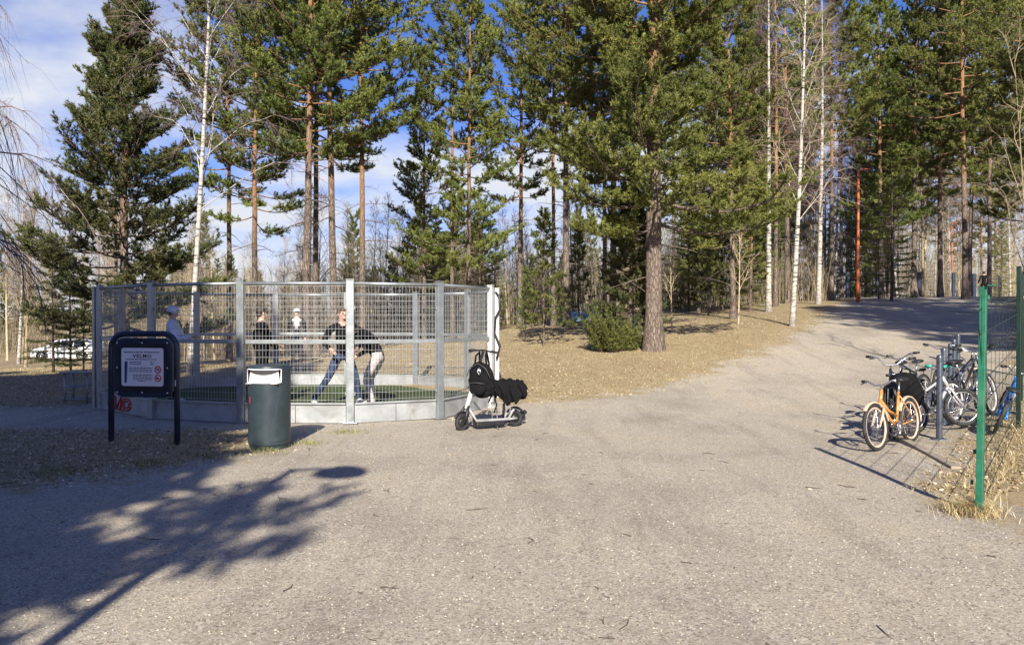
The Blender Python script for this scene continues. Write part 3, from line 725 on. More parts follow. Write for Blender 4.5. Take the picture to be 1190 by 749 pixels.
# juniper
def juniper():
    r=np.random.default_rng(5); TC=[];TD=[];tp=[];tr=[]
    lob=[(r.normal(0,.30),r.normal(0,.22),.55+.75*r.random()) for _ in range(11)]
    for k in range(150):
        lx,ly,lh=lob[k%11]; a=r.random()*6.28; lean=.10+.35*r.random()**2; h=lh*(.45+.75*r.random()**1.5)
        o=np.array([lx*.7+cos(a)*.06,ly*.7+sin(a)*.06,0]); D=norm(np.array([cos(a)*lean+lx*.8,sin(a)*lean+ly*.8,1.])); e=o+D*h
        tp.append([o,(o+e)/2,e]); tr.append([.010,.007,.003])
        for f in np.linspace(.10,1,13):
            c=o+D*h*f
            for q in range(3):
                dd=norm(D*.9+rdir(r,1)[0]*.7); c2=c+dd*(.03+.10*r.random())*(1.3-f*.7); TC.append(c2); TD.append(dd)
    W=Arr(); V,F=tubes(np.array(tp),np.array(tr),4); W.add(V,F)
    C=Arr(); tufts(C,np.array(TC),np.array(TD),r,9,.055,.008,.3)
    g=grown('juniper_bush',W.mesh('stems',[M['dark_bark']],True),C.mesh('foliage',[M['juniper_needles']]))
    g.children[0].name='stems'; g.children[1].name='foliage'
    return g
TP['J']=juniper(); X,Y,_=hit(716,408)
place('J',X,Y,1.02,0,'dense light green juniper bush at the left foot of the huge pine',cat='juniper bush',sq=1.0)
# bare wood beyond
bg=[bare(50+i,h,r0,cb,nb,ang,bl,ns,nt,.05,(0,0),.3,mt=mt,mtw=mw,name='bare_tree',twl=.45,one=True,twr=tw) for i,(h,r0,cb,nb,ang,bl,ns,nt,mt,mw,tw) in enumerate((
  (10,.07,.15,26,.45,.20,6,6,'twig','twig',.006),(11,.085,.25,26,.55,.20,6,6,'twig_pale','twig',.006),(8,.05,.10,24,.5,.24,6,5,'twig','twig_pale',.006),
  (5,.035,.03,22,.5,.34,5,5,'twig','twig_pale',.005),(12,.10,.3,24,.6,.17,6,7,'birch','birch_twig',.006)))]
rr=random.Random(3); used=[False]*5
def putbg(i,x,y,s,rz,label,cat,group):
    if used[i]: o=bg[i].copy(); COL.objects.link(o)
    else: o=bg[i]; used[i]=True
    o.location=(x,y,z1(x,y)-.05); o.scale=(s,s,s*rr.uniform(.9,1.15)); o.rotation_euler=(0,0,rz)
    tag(o,label,cat,group)
for k in range(165):
    Y=rr.uniform(36,80); px=rr.uniform(-60,800); i=rr.choice((0,0,1,1,2,2,3,4))
    if px<130: s=rr.uniform(1.0,1.25)
    else: s=rr.uniform(.52,.80)
    if 430<px: s*=.92
    if 60<px<110 and Y<52 and rr.random()<.6: continue
    putbg(i,gx(px,Y),Y,s,rr.uniform(0,6.28),'bare grey-brown tree of the leafless wood far beyond the cage and clearing','bare tree','bare trees of the wood beyond the clearing')
for k in range(70):
    Y=rr.uniform(44,78); px=rr.uniform(790,1230); i=rr.choice((0,1,2,4,4))
    putbg(i,gx(px,Y),Y,rr.uniform(.9,1.3),rr.uniform(0,6.28),'bare tree among the pines of the wood behind the path','bare tree','bare trees of the wood behind the path')
# undergrowth thicket: uncountable
def thicket(name,label,px0,px1,Y0,Y1,n,hh):
    r=np.random.default_rng(int(abs(px0)+Y0)); A=Arr(); P=[];RR=[]
    for k in range(n):
        Y=r.uniform(Y0,Y1); x=gx(r.uniform(px0,px1),Y); h=hh*(.35+.8*r.random()); a=r.normal(0,.14,2); z=z1(x,Y)
        p=[(x+a[0]*h*q**1.5,Y+a[1]*h*q,z+h*q) for q in (0,.33,.66,1)]; P.append(p); RR.append([.016,.013,.009,.004])
        for j in range(6):
            f=.2+.75*r.random(); o=np.array(p[0])*(1-f)+np.array(p[3])*f; d=rdir(r,1)[0]*.6; d[2]=abs(d[2])+.35; l=h*.33*(1-f*.4)
            P.append([o,o+d*l*.33,o+d*l*.66+r.normal(0,.03,3),o+d*l+np.array([0,0,.1*l])]); RR.append([.007,.006,.005,.003])
    V,F=tubes(np.array(P),np.array(RR),3); me=mesh_from(name,V,[F]); me.materials.append(M['twig'])
    tag(link(name,me),label,'undergrowth',kind='stuff')
thicket('undergrowth','leafless brown undergrowth below the wood beyond the cage',125,800,38,72,4000,4.8)
thicket('undergrowth','leafless scrub at the far left beyond the parked cars',-80,130,58,80,700,3.)
thicket('undergrowth','leafless scrub at the foot of the wood behind the path',780,960,36,56,900,2.8)
thicket('undergrowth','sparse leafless scrub beyond the far wire fence',960,1230,50,75,1100,4.)
# conifers beyond
cg='distant pines and spruces beyond the wood'
for k in range(36):
    px=rr.uniform(780,1230); Y=rr.uniform(44,75); kk=rr.choice('ABCCGSSHES'); s=rr.uniform(.75,1.05)
    if kk=='S': s=rr.uniform(.9,1.5)
    pp(kk,px,Y,s,rr.uniform(0,6.28),'conifer in the dense wood behind the path, one of many alike',cat='conifer',group='conifers in the dense wood behind the path',name='conifer_tree')
for k in range(52):
    px=rr.uniform(-40,800); Y=rr.uniform(62,105); kk=rr.choice('SSCE'); s=rr.uniform(.8,1.25)*(1.0 if kk=='S' else .62)
    pp(kk,px,Y,s,rr.uniform(0,6.28),'small distant conifer rising above the leafless wood, one of many alike',cat='conifer',group='distant conifers above the leafless wood',name='conifer_tree')
# trees outside the frame that shade the yard
for x,y,s,r_,q in ((-6.4,-6,1.0,0,1.3),(-9.3,-9,1.05,1,1.3),(-8.6,-4,.8,2,1.3),(-12,-6,1.0,2,1.3),(-15,-9,1.1,3,1.3),(-18.5,-7,1.0,4,1.3),(-22,-9,1.05,2.5,1.3),(-7.6,-13,1.2,5,1.1),(-11,-2,.9,1.3,1.3),(-13,-15,1.2,.4,1.3),(-27,-9,1.1,1.4,1.3),(-6.9,-9.5,1.22,1.4,1.2),(-5.45,-5.6,.82,.4,1.5),(-4.65,-4.2,.64,2.4,1.65),(-5.25,-8.2,.78,1.9,1.5),(-5.9,-10,1.12,3.1,1.0),(-7.5,-3,.8,5.4,1.5),(-10.5,-8,1.1,4.4,1.3)):
    place('U',x,y,s,r_,'tall spruce behind the photographer on the left, shading the cage',group='spruces behind the left of the yard',sq=q)
place('T',-4.75,-4.9,1.45,0,'small spruce behind the lamp post that shades the gravel',cat='spruce tree',sq=1.7)
place('T',-4.0,-4.4,1.5,1.1,'low dense young spruce nearest the photographer on the left',cat='spruce tree',sq=1.8)
place('V',-2.27,-5.7,1.0,1,'thin high crowned pine beside the lamp post behind the photographer')
for k,(x,y,s) in enumerate(((13.6,4,.9),(16,9.5,.85),(15,6,.9),(17,12,.85),(19,9,.95),(14,1,1.),(17,3,1.),(21,13,.95),(24,6,1.),(25,16,.95),(16,-3,1.),(29,14,1.),(27,21,.9))):
    place('AGCB'[k%4],x,y,s,k*1.3,'pine right of the yard outside the picture, shading the path',group='pines right of the yard')
# foreground bare branches at the left edge: birch standing just out of frame
TP['bir4']=bare(61,12,.13,.22,34,1.05,.30,10,11,.75,(0,0),.3,mt='birch',mtw='birch_twig',twr=.0035,twl=.6)
place('bir4',-11.7,14.6,1.0,.4,'birch with drooping bare twigs hanging in from the left edge',cat='birch tree')
TP['bir5']=bare(62,8,.028,.12,13,.4,.30,5,5,.1,(-.04,0),.25,mt='twig',mtw='twig',name='bare_shrub',twl=.4)
place('bir5',gx(1196,13.5),13.5,.8,1.0,'thin bare shrub with pale upright stems by the green fence at the right edge',cat='shrub')
# ------------------------------------------------------------------ the football cage
def cage():
    PT=[(-7.25,13.0),(-5.72,11.75),(-4.12,11.25),(-2.45,11.2),(-1.15,11.75),(-.38,13.2),(-.30,14.5),(-.95,15.75),(-2.17,16.7),(-3.8,17.0),(-5.4,16.9),(-6.95,16.3),(-7.85,14.9)]
    n=len(PT); root=thing('football_cage','round galvanised steel mesh cage with green turf floor where people play','football cage',(-3.9,14.1,0))
    ox,oy=-3.9,14.1; L=[(x-ox,y-oy) for x,y in PT]; H=2.17
    for i,(x,y) in enumerate(L):
        a=math.atan2(y,x); p,q=L[i-1],L[(i+1)%n]; a=math.atan2(q[1]-p[1],q[0]-p[0])
        b=MB(); R=(0,0,a); w=.115 if i!=6 else .06
        b.box((x,y,H/2-.02),(w,.085,H+.02),R); b.box((x,y,H+.004),(w+.016,.10,.014),R)
        b.box((x,y,.012),(w+.10,.17,.016),R)
        for s in (-1,1):
            b.box((x+cos(a)*s*(w/2+.012),y+sin(a)*s*(w/2+.012),.45),(.016,.03,.05),R); b.box((x+cos(a)*s*(w/2+.012),y+sin(a)*s*(w/2+.012),1.75),(.016,.03,.05),R)
        m=M['galv'] if i not in(5,6) else M['white_metal']
        b.build('post',m,root,bevel=.004)
    e=MB(); x,y=L[0]; e.box((x-.13,y+.12,H/2-.01),(.09,.09,H-.02),(0,0,.9)); e.build('post',M['galv'],root,bevel=.004)
    for i in range(n):
        if i==5: continue     # the entrance
        a=Vector((*L[i],0)); b=Vector((*L[(i+1)%n],0)); d=(b-a).normalized(); a2=a+d*.065; b2=b-d*.065; nr=Vector((d.y,-d.x,0))
        if nr.dot(a)<0: nr=-nr
        up=lambda p,z:(p[0],p[1],z)
        m=MB(); m.tube([up(a2-d*.02,H-.05),up(b2+d*.02,H-.05)],.026,10); m.build('top_rail',M['galv'],root)
        m=MB(); m.beam(up(a2,1.235),up(b2,1.235),.035,.062); 
        m.build('middle_rail',M['galv'],root,bevel=.004)
        # kick board of two plates and a capping angle
        m=MB(); mid=(a2+b2)/2
        m.beam(up(a2,.147),up(mid-d*.004,.147),.012,.285); m.beam(up(mid+d*.004,.147),up(b2,.147),.012,.285)
        m.beam(up(a2+nr*.012,.30),up(b2+nr*.012,.30),.055,.022)
        for p in (a2+d*.05,mid-d*.04,mid+d*.04,b2-d*.05):
            for z in (.06,.23): m.ell(up(p+nr*.009,z),(.010,.010,.010),6,4)
        k=m.build('kick_board',M['galv_board'],root,bevel=.0015)
        if i==0:
            g=MB(); o=(a2+b2)/2+nr*.012
            def st(pts,r=.014): g.tube([up(o+d*(px*.017+.18),.0+pz_*.0105) for px,pz_ in pts],r,6)
            st([(-44,6),(-46,14),(-44,24),(-41,14),(-38,25),(-35,13),(-32,26),(-31,12),(-32,5)]); st([(-30,25),(-28,14),(-27,6),(-22,16),(-16,26),(-17,14),(-19,5)])
            st([(-5+10*cos(t*.5)-0,15+9.5*sin(t*.5)) for t in range(13)]); st([(-5+6*cos(t*.52+1),15+5.5*sin(t*.52+1)) for t in range(12)]); st([(-44,5),(-34,3),(-24,6),(-12,3)],.009)
            tag(g.build('graffiti',M['red_paint'],k),'red spray painted scrawl')
        # welded mesh
        Lg=(b2-a2).length; nv=int(Lg/.052); P=[];Rr=[]
        for j in range(nv+1):
            p=a2+d*(Lg*j/nv); P.append([up(p,.32),up(p,H-.07)]); Rr.append([.0022]*2)
        Pv,Fv=tubes(np.array(P),np.array(Rr),4); P=[];Rr=[]
        nh=16
        for j in range(nh+1):
            z=.35+(H-.07-.37)*j/nh; P.append([up(a2+nr*.006,z),up(b2+nr*.006,z)]); Rr.append([.0028]*2)
        Ph,Fh=tubes(np.array(P),np.array(Rr),4)
        me=mesh_from('wire_mesh',np.concatenate([Pv,Ph]),[Fv,Fh+len(Pv)]); me.materials.append(M['wire']); link('wire_mesh',me,root)
    m=MB(); m.prism([(x*.975,y*.975) for x,y in L],.035,.075,'XY'); m.build('turf_floor',M['turf'],root)
    g=MB(); x,y=L[6]; pts=[]
    for t in range(13):
        a=pi*t/12; pts.append((x+.05-.02*cos(a),y-.30-.10*cos(a),2.05-0.06*(t==0)-.75*sin(a)*.0-.1*t))
    g.tube([(x-.02,y-.05,2.1),(x+.05,y-.10,2.02),(x+.06,y-.12,1.75),(x-.02,y-.08,1.6),(x-.04,y-.08,1.3),(x+.07,y-.12,1.05),(x-.0,y-.1,.8)],.02,8)
    g.build('gate_handle',M['black_plastic'],root)
    # small ball target on the back rail
    return root
CAGE=cage()

# ------------------------------------------------------------------ text helper
def text(name,body,size,mat,parent,loc,rot=(pi/2,0,0),ext=.0008,bold=0.0,sx=1.0,align='CENTER',sp=1.0):
    c=bpy.data.curves.new(name,'FONT'); c.body=body; c.size=size; c.extrude=ext; c.align_x=align; c.align_y='CENTER'; c.offset=bold; c.space_character=sp
    o=bpy.data.objects.new(name,c); COL.objects.link(o); bpy.context.view_layer.update()
    me=bpy.data.meshes.new_from_object(o.evaluated_get(bpy.context.evaluated_depsgraph_get())); bpy.data.objects.remove(o)
    me.materials.clear(); me.materials.append(mat); o=link(name,me,parent); o.location=loc; o.rotation_euler=rot; o.scale=(sx,1,1); return o
def rrect(w,h,r,n=6,cx=0,cz=0):
    P=[]
    for (sx,sz,a0) in ((1,1,0),(-1,1,pi/2),(-1,-1,pi),(1,-1,1.5*pi)):
        for j in range(n+1):
            a=a0+pi/2*j/n; P.append((cx+sx*(w/2-r)+r*cos(a),cz+sz*(h/2-r)+r*sin(a)))
    return P
def sign():
    x,y=gx(167,9.27),9.27; root=thing('information_sign','dark navy framed sign board on two posts with silver notice in front of the cage','sign',(x,y,z1(x,y)),-.16)
    top=1.37; hw=.455; r=.19
    b=MB(); P=[(-hw,0,-.1),(-hw,0,top-r)]
    P+=[(-hw+r-r*cos(a),0,top-r+r*sin(a)) for a in np.linspace(.2,pi/2,6)]
    P+=[(hw-r+r*sin(a),0,top-r+r*cos(a)) for a in np.linspace(0,pi/2-.2,6)]+[(hw,0,top-r),(hw,0,-.1)]
    b.tube(P,.036,14); b.build('post_frame',M['navy'],root)
    cz=.945
    b=MB(); b.prism(rrect(.80,.74,.13,8,0,cz),-.030,.022); bd=b.build('backing_board',M['navy'],root,bevel=.012)
    b=MB(); b.prism(rrect(.66,.60,.06,6,0,cz),-.040,-.031); b.build('inner_panel',M['black_plastic'],bd,bevel=.006)
    pl=MB(); pl.prism(rrect(.575,.475,.03,5,0.01,cz+.01),-.0455,-.041); plo=pl.build('notice_plate',M['alu'],root)
    b=MB()
    for px in(-.345,0,.345):
        for q in(-.31,0,.31):
            if px==0 and q==0: continue
            b=MB(); b.ell((px,-.036,cz+q),(.014,.010,.014),10,6); b.build('bolt',M['chrome'],bd)
    text('lettering','VELMO',.062,M['ink'],plo,(.01,-.0458,cz+.145),bold=.0016,sx=1.15,sp=1.2)
    b=MB(); rng=random.Random(2)
    def line(x0,x1,z,h=.010):
        xx=x0; b=MB()
        while xx<x1:
            w=min(rng.uniform(.015,.05),x1-xx)
            if w>.008: b.box((xx+w/2,-.0462,z),(w,.0012,h))
            xx+=w+.008
        b.build('text_line',M['ink'],plo)
    line(-.24,.02,cz+.195,.012); line(.04,.26,cz+.195,.012); line(-.22,.22,cz+.105)
    for z in(.07,.045): line(-.16,-.0,cz+z,.011); line(.12,.17,cz+z,.011)
    for z in(-.0,-.022,-.045): line(-.17,.15,cz+z,.009)
    for z in(-.085,-.105,-.125,-.145): line(-.12,.15,cz+z,.008)
    line(-.05,.06,cz-.165,.008)
    b=MB(); b.prism([(-.235,cz-.19),(-.205,cz-.19),(-.19,cz+.08),(-.235,cz+.08)],-.0462,-.0456); b.build('blue_figure',simple('notice_blue',(.04,.07,.18),.5),plo)
    for k,zz in enumerate((-.02,-.125)):
        b=MB(); b.ring((.225,-.047,cz+zz),.040,.0065,'Y',28,6); a=pi/4
        b.beam((.225-.03,-.047,cz+zz+.03),(.225+.03,-.047,cz+zz-.03),.008,.003,(0,1,0)); s=b.build('prohibition_sign',M['sign_red'],plo)
        b=MB()
        if k==0: b.ell((.222,-.0462,cz+zz+.002),(.020,.0012,.010),10,6); b.ell((.238,-.0462,cz+zz+.014),(.008,.0012,.007),8,5); b.box((.212,-.0462,cz+zz-.012),(.004,.001,.016)); b.box((.230,-.0462,cz+zz-.012),(.004,.001,.016)); b.box((.204,-.0462,cz+zz+.012),(.010,.001,.004),(0,.8,0))
        else: b.prism([(.200,cz+zz+.002),(.238,cz+zz+.002),(.246,cz+zz-.006),(.246,cz+zz-.014),(.200,cz+zz-.014)],-.0468,-.0458); b.ell((.210,-.0463,cz+zz-.015),(.006,.0012,.006),8,5); b.ell((.237,-.0463,cz+zz-.015),(.006,.0012,.006),8,5); b.ell((.217,-.0463,cz+zz+.012),(.006,.0012,.008),8,5)
        b.build('pictogram',M['ink'],s)
    b=MB(); b.box((hw+.001,-.037,.76),(.018,.002,.075)); b.build('sticker',M['white_metal'],root)
sign()

def bin_():
    x,y=gx(313,9.12),9.12; root=thing('litter_bin','dark blue-green cylindrical litter bin with pale opening beside the sign','litter bin',(x,y,z1(x,y)),-.12)
    R=.252; b=MB()
    b.lathe([(.235,0),(.24,.02),(.24,.055),(R-.004,.06)],n=48); b.build('base',M['bin_dark'],root)
    b=MB(); b.lathe([(R,.062),(R,.10),(R,.80)],n=56)
    zo0,zo1=.80,.975; A=radians(60)
    b.lathe([(R,zo0),(R,zo1)],n=44,a0=-pi/2+A,a1=1.5*pi-A)
    b.lathe([(R,zo1),(R,1.0),(R-.006,1.012),(R-.02,1.016),(0,1.020)],n=56)
    b.lathe([(R-.012,1.0),(R-.012,.5)],n=40,a0=-pi/2+A,a1=1.5*pi-A); 
    b.ring((0,0,.105),R+.001,.004,'Z',56,6); b.build('body',M['bin'],root)
    b=MB(); a0,a1=-pi/2-radians(57),-pi/2+radians(57)
    rr_=R+.003; P=[(rr_*cos(a),rr_*sin(a),.972) for a in np.linspace(a0,a1,14)]; Q=[(rr_*cos(a),rr_*sin(a),.812) for a in np.linspace(a1,a0,14)]
    b.tube(P+Q,.008,6,closed=True); fr=b.build('opening_frame',M['alu'],root)
    b=MB(); b.prism([(-.20,.80),(-.175,.965),(.175,.965),(.20,.80)],-.14,-.132); b.box((0,-.17,.803),(.40,.11,.006)); b.build('flap',simple('pale_flap_paint',(.60,.58,.53),.5,0,.08,5,dirt=((.4,.36,.3),.3)),root)
    b=MB(); b.box((-.155,-.2005,.60),(.014,.002,.085),(0,.05,-.66)); b.build('paint_stain',M['red_paint'],root)
bin_()

def bench():
    x,y=gx(93,13.9),13.9; root=thing('metal_bench','low blue-grey metal bench with railed frame left of the cage','bench',(x,y,z1(x,y)),.05)
    b=MB()
    for k in range(4): b.box((0,-.15+k*.10,.56),(.56,.088,.03))
    b.build('seat',M['galv'],root,bevel=.005)
    for sx in(-.2,.2):
        for sy in(-.15,.15): m=MB(); m.tube([(sx,sy,-.05),(sx,sy,.545)],.018,8); m.build('leg',M['galv'],root)
    b=MB()
    for sy in(-.15,.15):
        for z in(.07,.30): b.tube([(-.27,sy,z),(.24,sy,z)],.014,8)
    b.build('side_rails',M['galv'],root)
bench()

# ------------------------------------------------------------------ street lamps
def lamp(name,label,x,y,h,mat,arm=.75,ad=1.,r=.065,ah=.05):
    root=thing(name,label,'street lamp',(x,y,z1(x,y)),math.atan2(0,ad) if ad>0 else pi)
    b=MB(); b.tube([(0,0,-.2),(0,0,.9),(0,0,h*.5),(0,0,h)],[r*1.25,r*1.2,r,r*.8],14); b.build('pole',mat,root)
    b=MB(); b.tube([(0,0,h-.06),(arm*.5,0,h+ah*.4),(arm,0,h)],r*.55,10); b.build('arm',mat,root)
    b=MB(); b.lathe([(.0,.13),(.05,.12),(.07,.05),(.20,.02),(.27,-.05),(.28,-.10),(.25,-.11),(0,-.12)],(arm+.12,0,h-.02),24); b.build('lamp_head',M['lamp_head'],root)
X,Y,_=hit(997,351); HL=pz(197,Y)-z1(X,Y)
lamp('street_lamp','orange street lamp with black head at the edge of the wood beside the path',X,Y,HL,M['orange_lamp'],.55,r=.065)
lamp('street_lamp','distant orange street lamp among the birches beyond the wire fence',gx(1106,60),60,6.2,M['orange_lamp'],.5,r=.085)
lamp('street_lamp','tall lamp post behind the photographer whose shadow crosses the gravel',-2.22,-2.55,6.0,M['galv'],.42,r=.055)

# ------------------------------------------------------------------ green fence on the right
def strands(pa,pb,z0a,z0b,h,dh=.2,dv=.05,rh=.0035,rv=.0025,n=4):
    pa=np.array(pa,float);pb=np.array(pb,float);L=np.linalg.norm(pb-pa); P=[];Rr=[]
    for k in range(int(h/dh)+1):
        P.append([(pa[0],pa[1],z0a+.06+k*dh),(pb[0],pb[1],z0b+.06+k*dh)]); Rr.append([rh]*2)
    for k in range(int(L/dv)+1):
        f=min(1,k*dv/L); p=pa+(pb-pa)*f; z=z0a+(z0b-z0a)*f; P.append([(p[0],p[1],z+.04),(p[0],p[1],z+h+.05)]); Rr.append([rv]*2)
    return tubes(np.array(P),np.array(Rr),n)
def green_fence():
    A=(3.72,5.98); B=(gx(1184,9.4),9.4); C=(B[0]+.70*2.6,B[1]+2.6); D=(C[0]+.70*2.6,C[1]+2.6)
    root=thing('mesh_fence','green steel mesh fence with lone near post beside the bicycles','fence',(A[0],A[1],z1(*A)))
    zA=z1(*A); hs=[1.84,2.05,2.05,2.05]
    for (p,h) in zip((A,B,C,D),hs):
        z=z1(*p)-zA; b=MB(); x,y=p[0]-A[0],p[1]-A[1]; rot=(0.0,.085,0.85) if p is A else (0,0,.85)
        b.box((x+(.075 if p is A else 0),y,z+h/2-.05),(.06,.05,h+.1),rot); b.box((x+(.155 if p is A else 0),y,z+h+.004),(.064,.054,.012),rot)
        for k in range(7):
            b.box((x+(.021*k+.02 if p is A else 0)-.0,y+.03,z+.25+k*.25),(.03,.02,.035),rot)
        b.build('post',M['green_paint'] if p is A else M['dark_green'],root,bevel=.004)  # rear posts are the same green, darkened in colour to stand for shade
    if True:
        b=MB(); b.lathe([(.07,0),(.065,.05),(0,.055)],(0,0,-.02),10); b.build('footing',simple('footing_concrete',(.45,.44,.41),.9,0,.2,20,.4),root)
    for p,q in ((A,B),(B,C),(C,D)):
        zp,zq=z1(*p)-zA,z1(*q)-zA
        hgt=1.72 if p is A else 1.95
        V,F=strands((p[0]-A[0]+(.075 if p is A else 0),p[1]-A[1]),(q[0]-A[0],q[1]-A[1]),zp,zq,hgt,.2,(.40 if p is A else .05),.0045 if p is A else .003,.0022 if p is A else .0022)
        me=mesh_from('wire_panel',V,[F]); me.materials.append(M['dark_green']); link('wire_panel',me,root)
green_fence()
def far_fence():
    pts=[hit(1020,352)[:2],hit(1042,352)[:2],hit(1068,352)[:2],hit(1108,350)[:2],hit(1128,349)[:2]]
    pts=[(gx(px,Y),Y) for px,Y in ((985,47),(1020,47),(1068,47),(1108,48.5),(1132,50),(1162,53))]
    root=thing('wire_fence','dark wire mesh fence along the far side of the path in the wood','fence',(pts[0][0],pts[0][1],z1(*pts[0]))); z0=z1(*pts[0])
    for p in pts:
        b=MB(); z=z1(*p)-z0; b.box((p[0]-pts[0][0],p[1]-pts[0][1],z+.75),(.20,.14,1.7)); b.build('post',M['navy'],root,bevel=.02)
    for p,q in zip(pts,pts[1:]):
        V,F=strands((p[0]-pts[0][0],p[1]-pts[0][1]),(q[0]-pts[0][0],q[1]-pts[0][1]),z1(*p)-z0,z1(*q)-z0,1.5,.2,.12,.006,.006,3)
        me=mesh_from('wire_panel',V,[F]); me.materials.append(M['navy']); link('wire_panel',me,root)
far_fence()

# ------------------------------------------------------------------ bicycle rack
RK=[(5.52,9.55),(6.20,10.62),(6.93,11.7),(7.65,12.8),(8.38,13.9)]
proto=None
RL=['nearest of the five grey rack posts, behind the orange bicycle','second nearest grey rack post in the row of five','middle grey rack post of the row of five','fourth grey rack post, second from the far end','farthest of the five grey rack posts']
for i,(x,y) in enumerate(RK):
    if proto is None:
        proto=thing('rack_post',RL[0],'bicycle rack post'); b=MB()
        b.lathe([(.037,-.1),(.037,1.05),(.033,1.075),(.024,1.09),(0,1.093)],n=20); b.build('pole',M['rack'],proto)
        b=MB(); b.ring((0,0,.50),.16,.012,'X',20,6); b.build('locking_loop',M['rack'],proto)
        b=MB(); b.lathe([(.09,-.01),(.09,.012),(.055,.02)],n=20); b.build('foot_plate',M['rack'],proto); o=proto
    else: o=copy_tree(proto,label=RL[i])
    o.location=(x,y,z1(x,y)); o['group']='bicycle rack posts in a row'; o.rotation_euler=(0,0,.6)
# timber sleeper on the ground
b=MB(); b.box((0,0,.03),(1.9,.13,.12)); x,y=4.65,8.35
xa,ya,_=hit(1040,508); xb,yb,_=hit(1112,546); L=math.hypot(xb-xa,yb-ya)
b=MB(); b.box((0,0,-.005),(L,.10,.07)); b.build('timber_edging',M['wood'],None,bevel=.01,loc=((xa+xb)/2,(ya+yb)/2,z1((xa+xb)/2,(ya+yb)/2)),rot=(0,0,math.atan2(yb-ya,xb-xa)))
tag(bpy.data.objects['timber_edging'],'pale weathered timber beam lying on the gravel below the orange bicycle','timber beam')

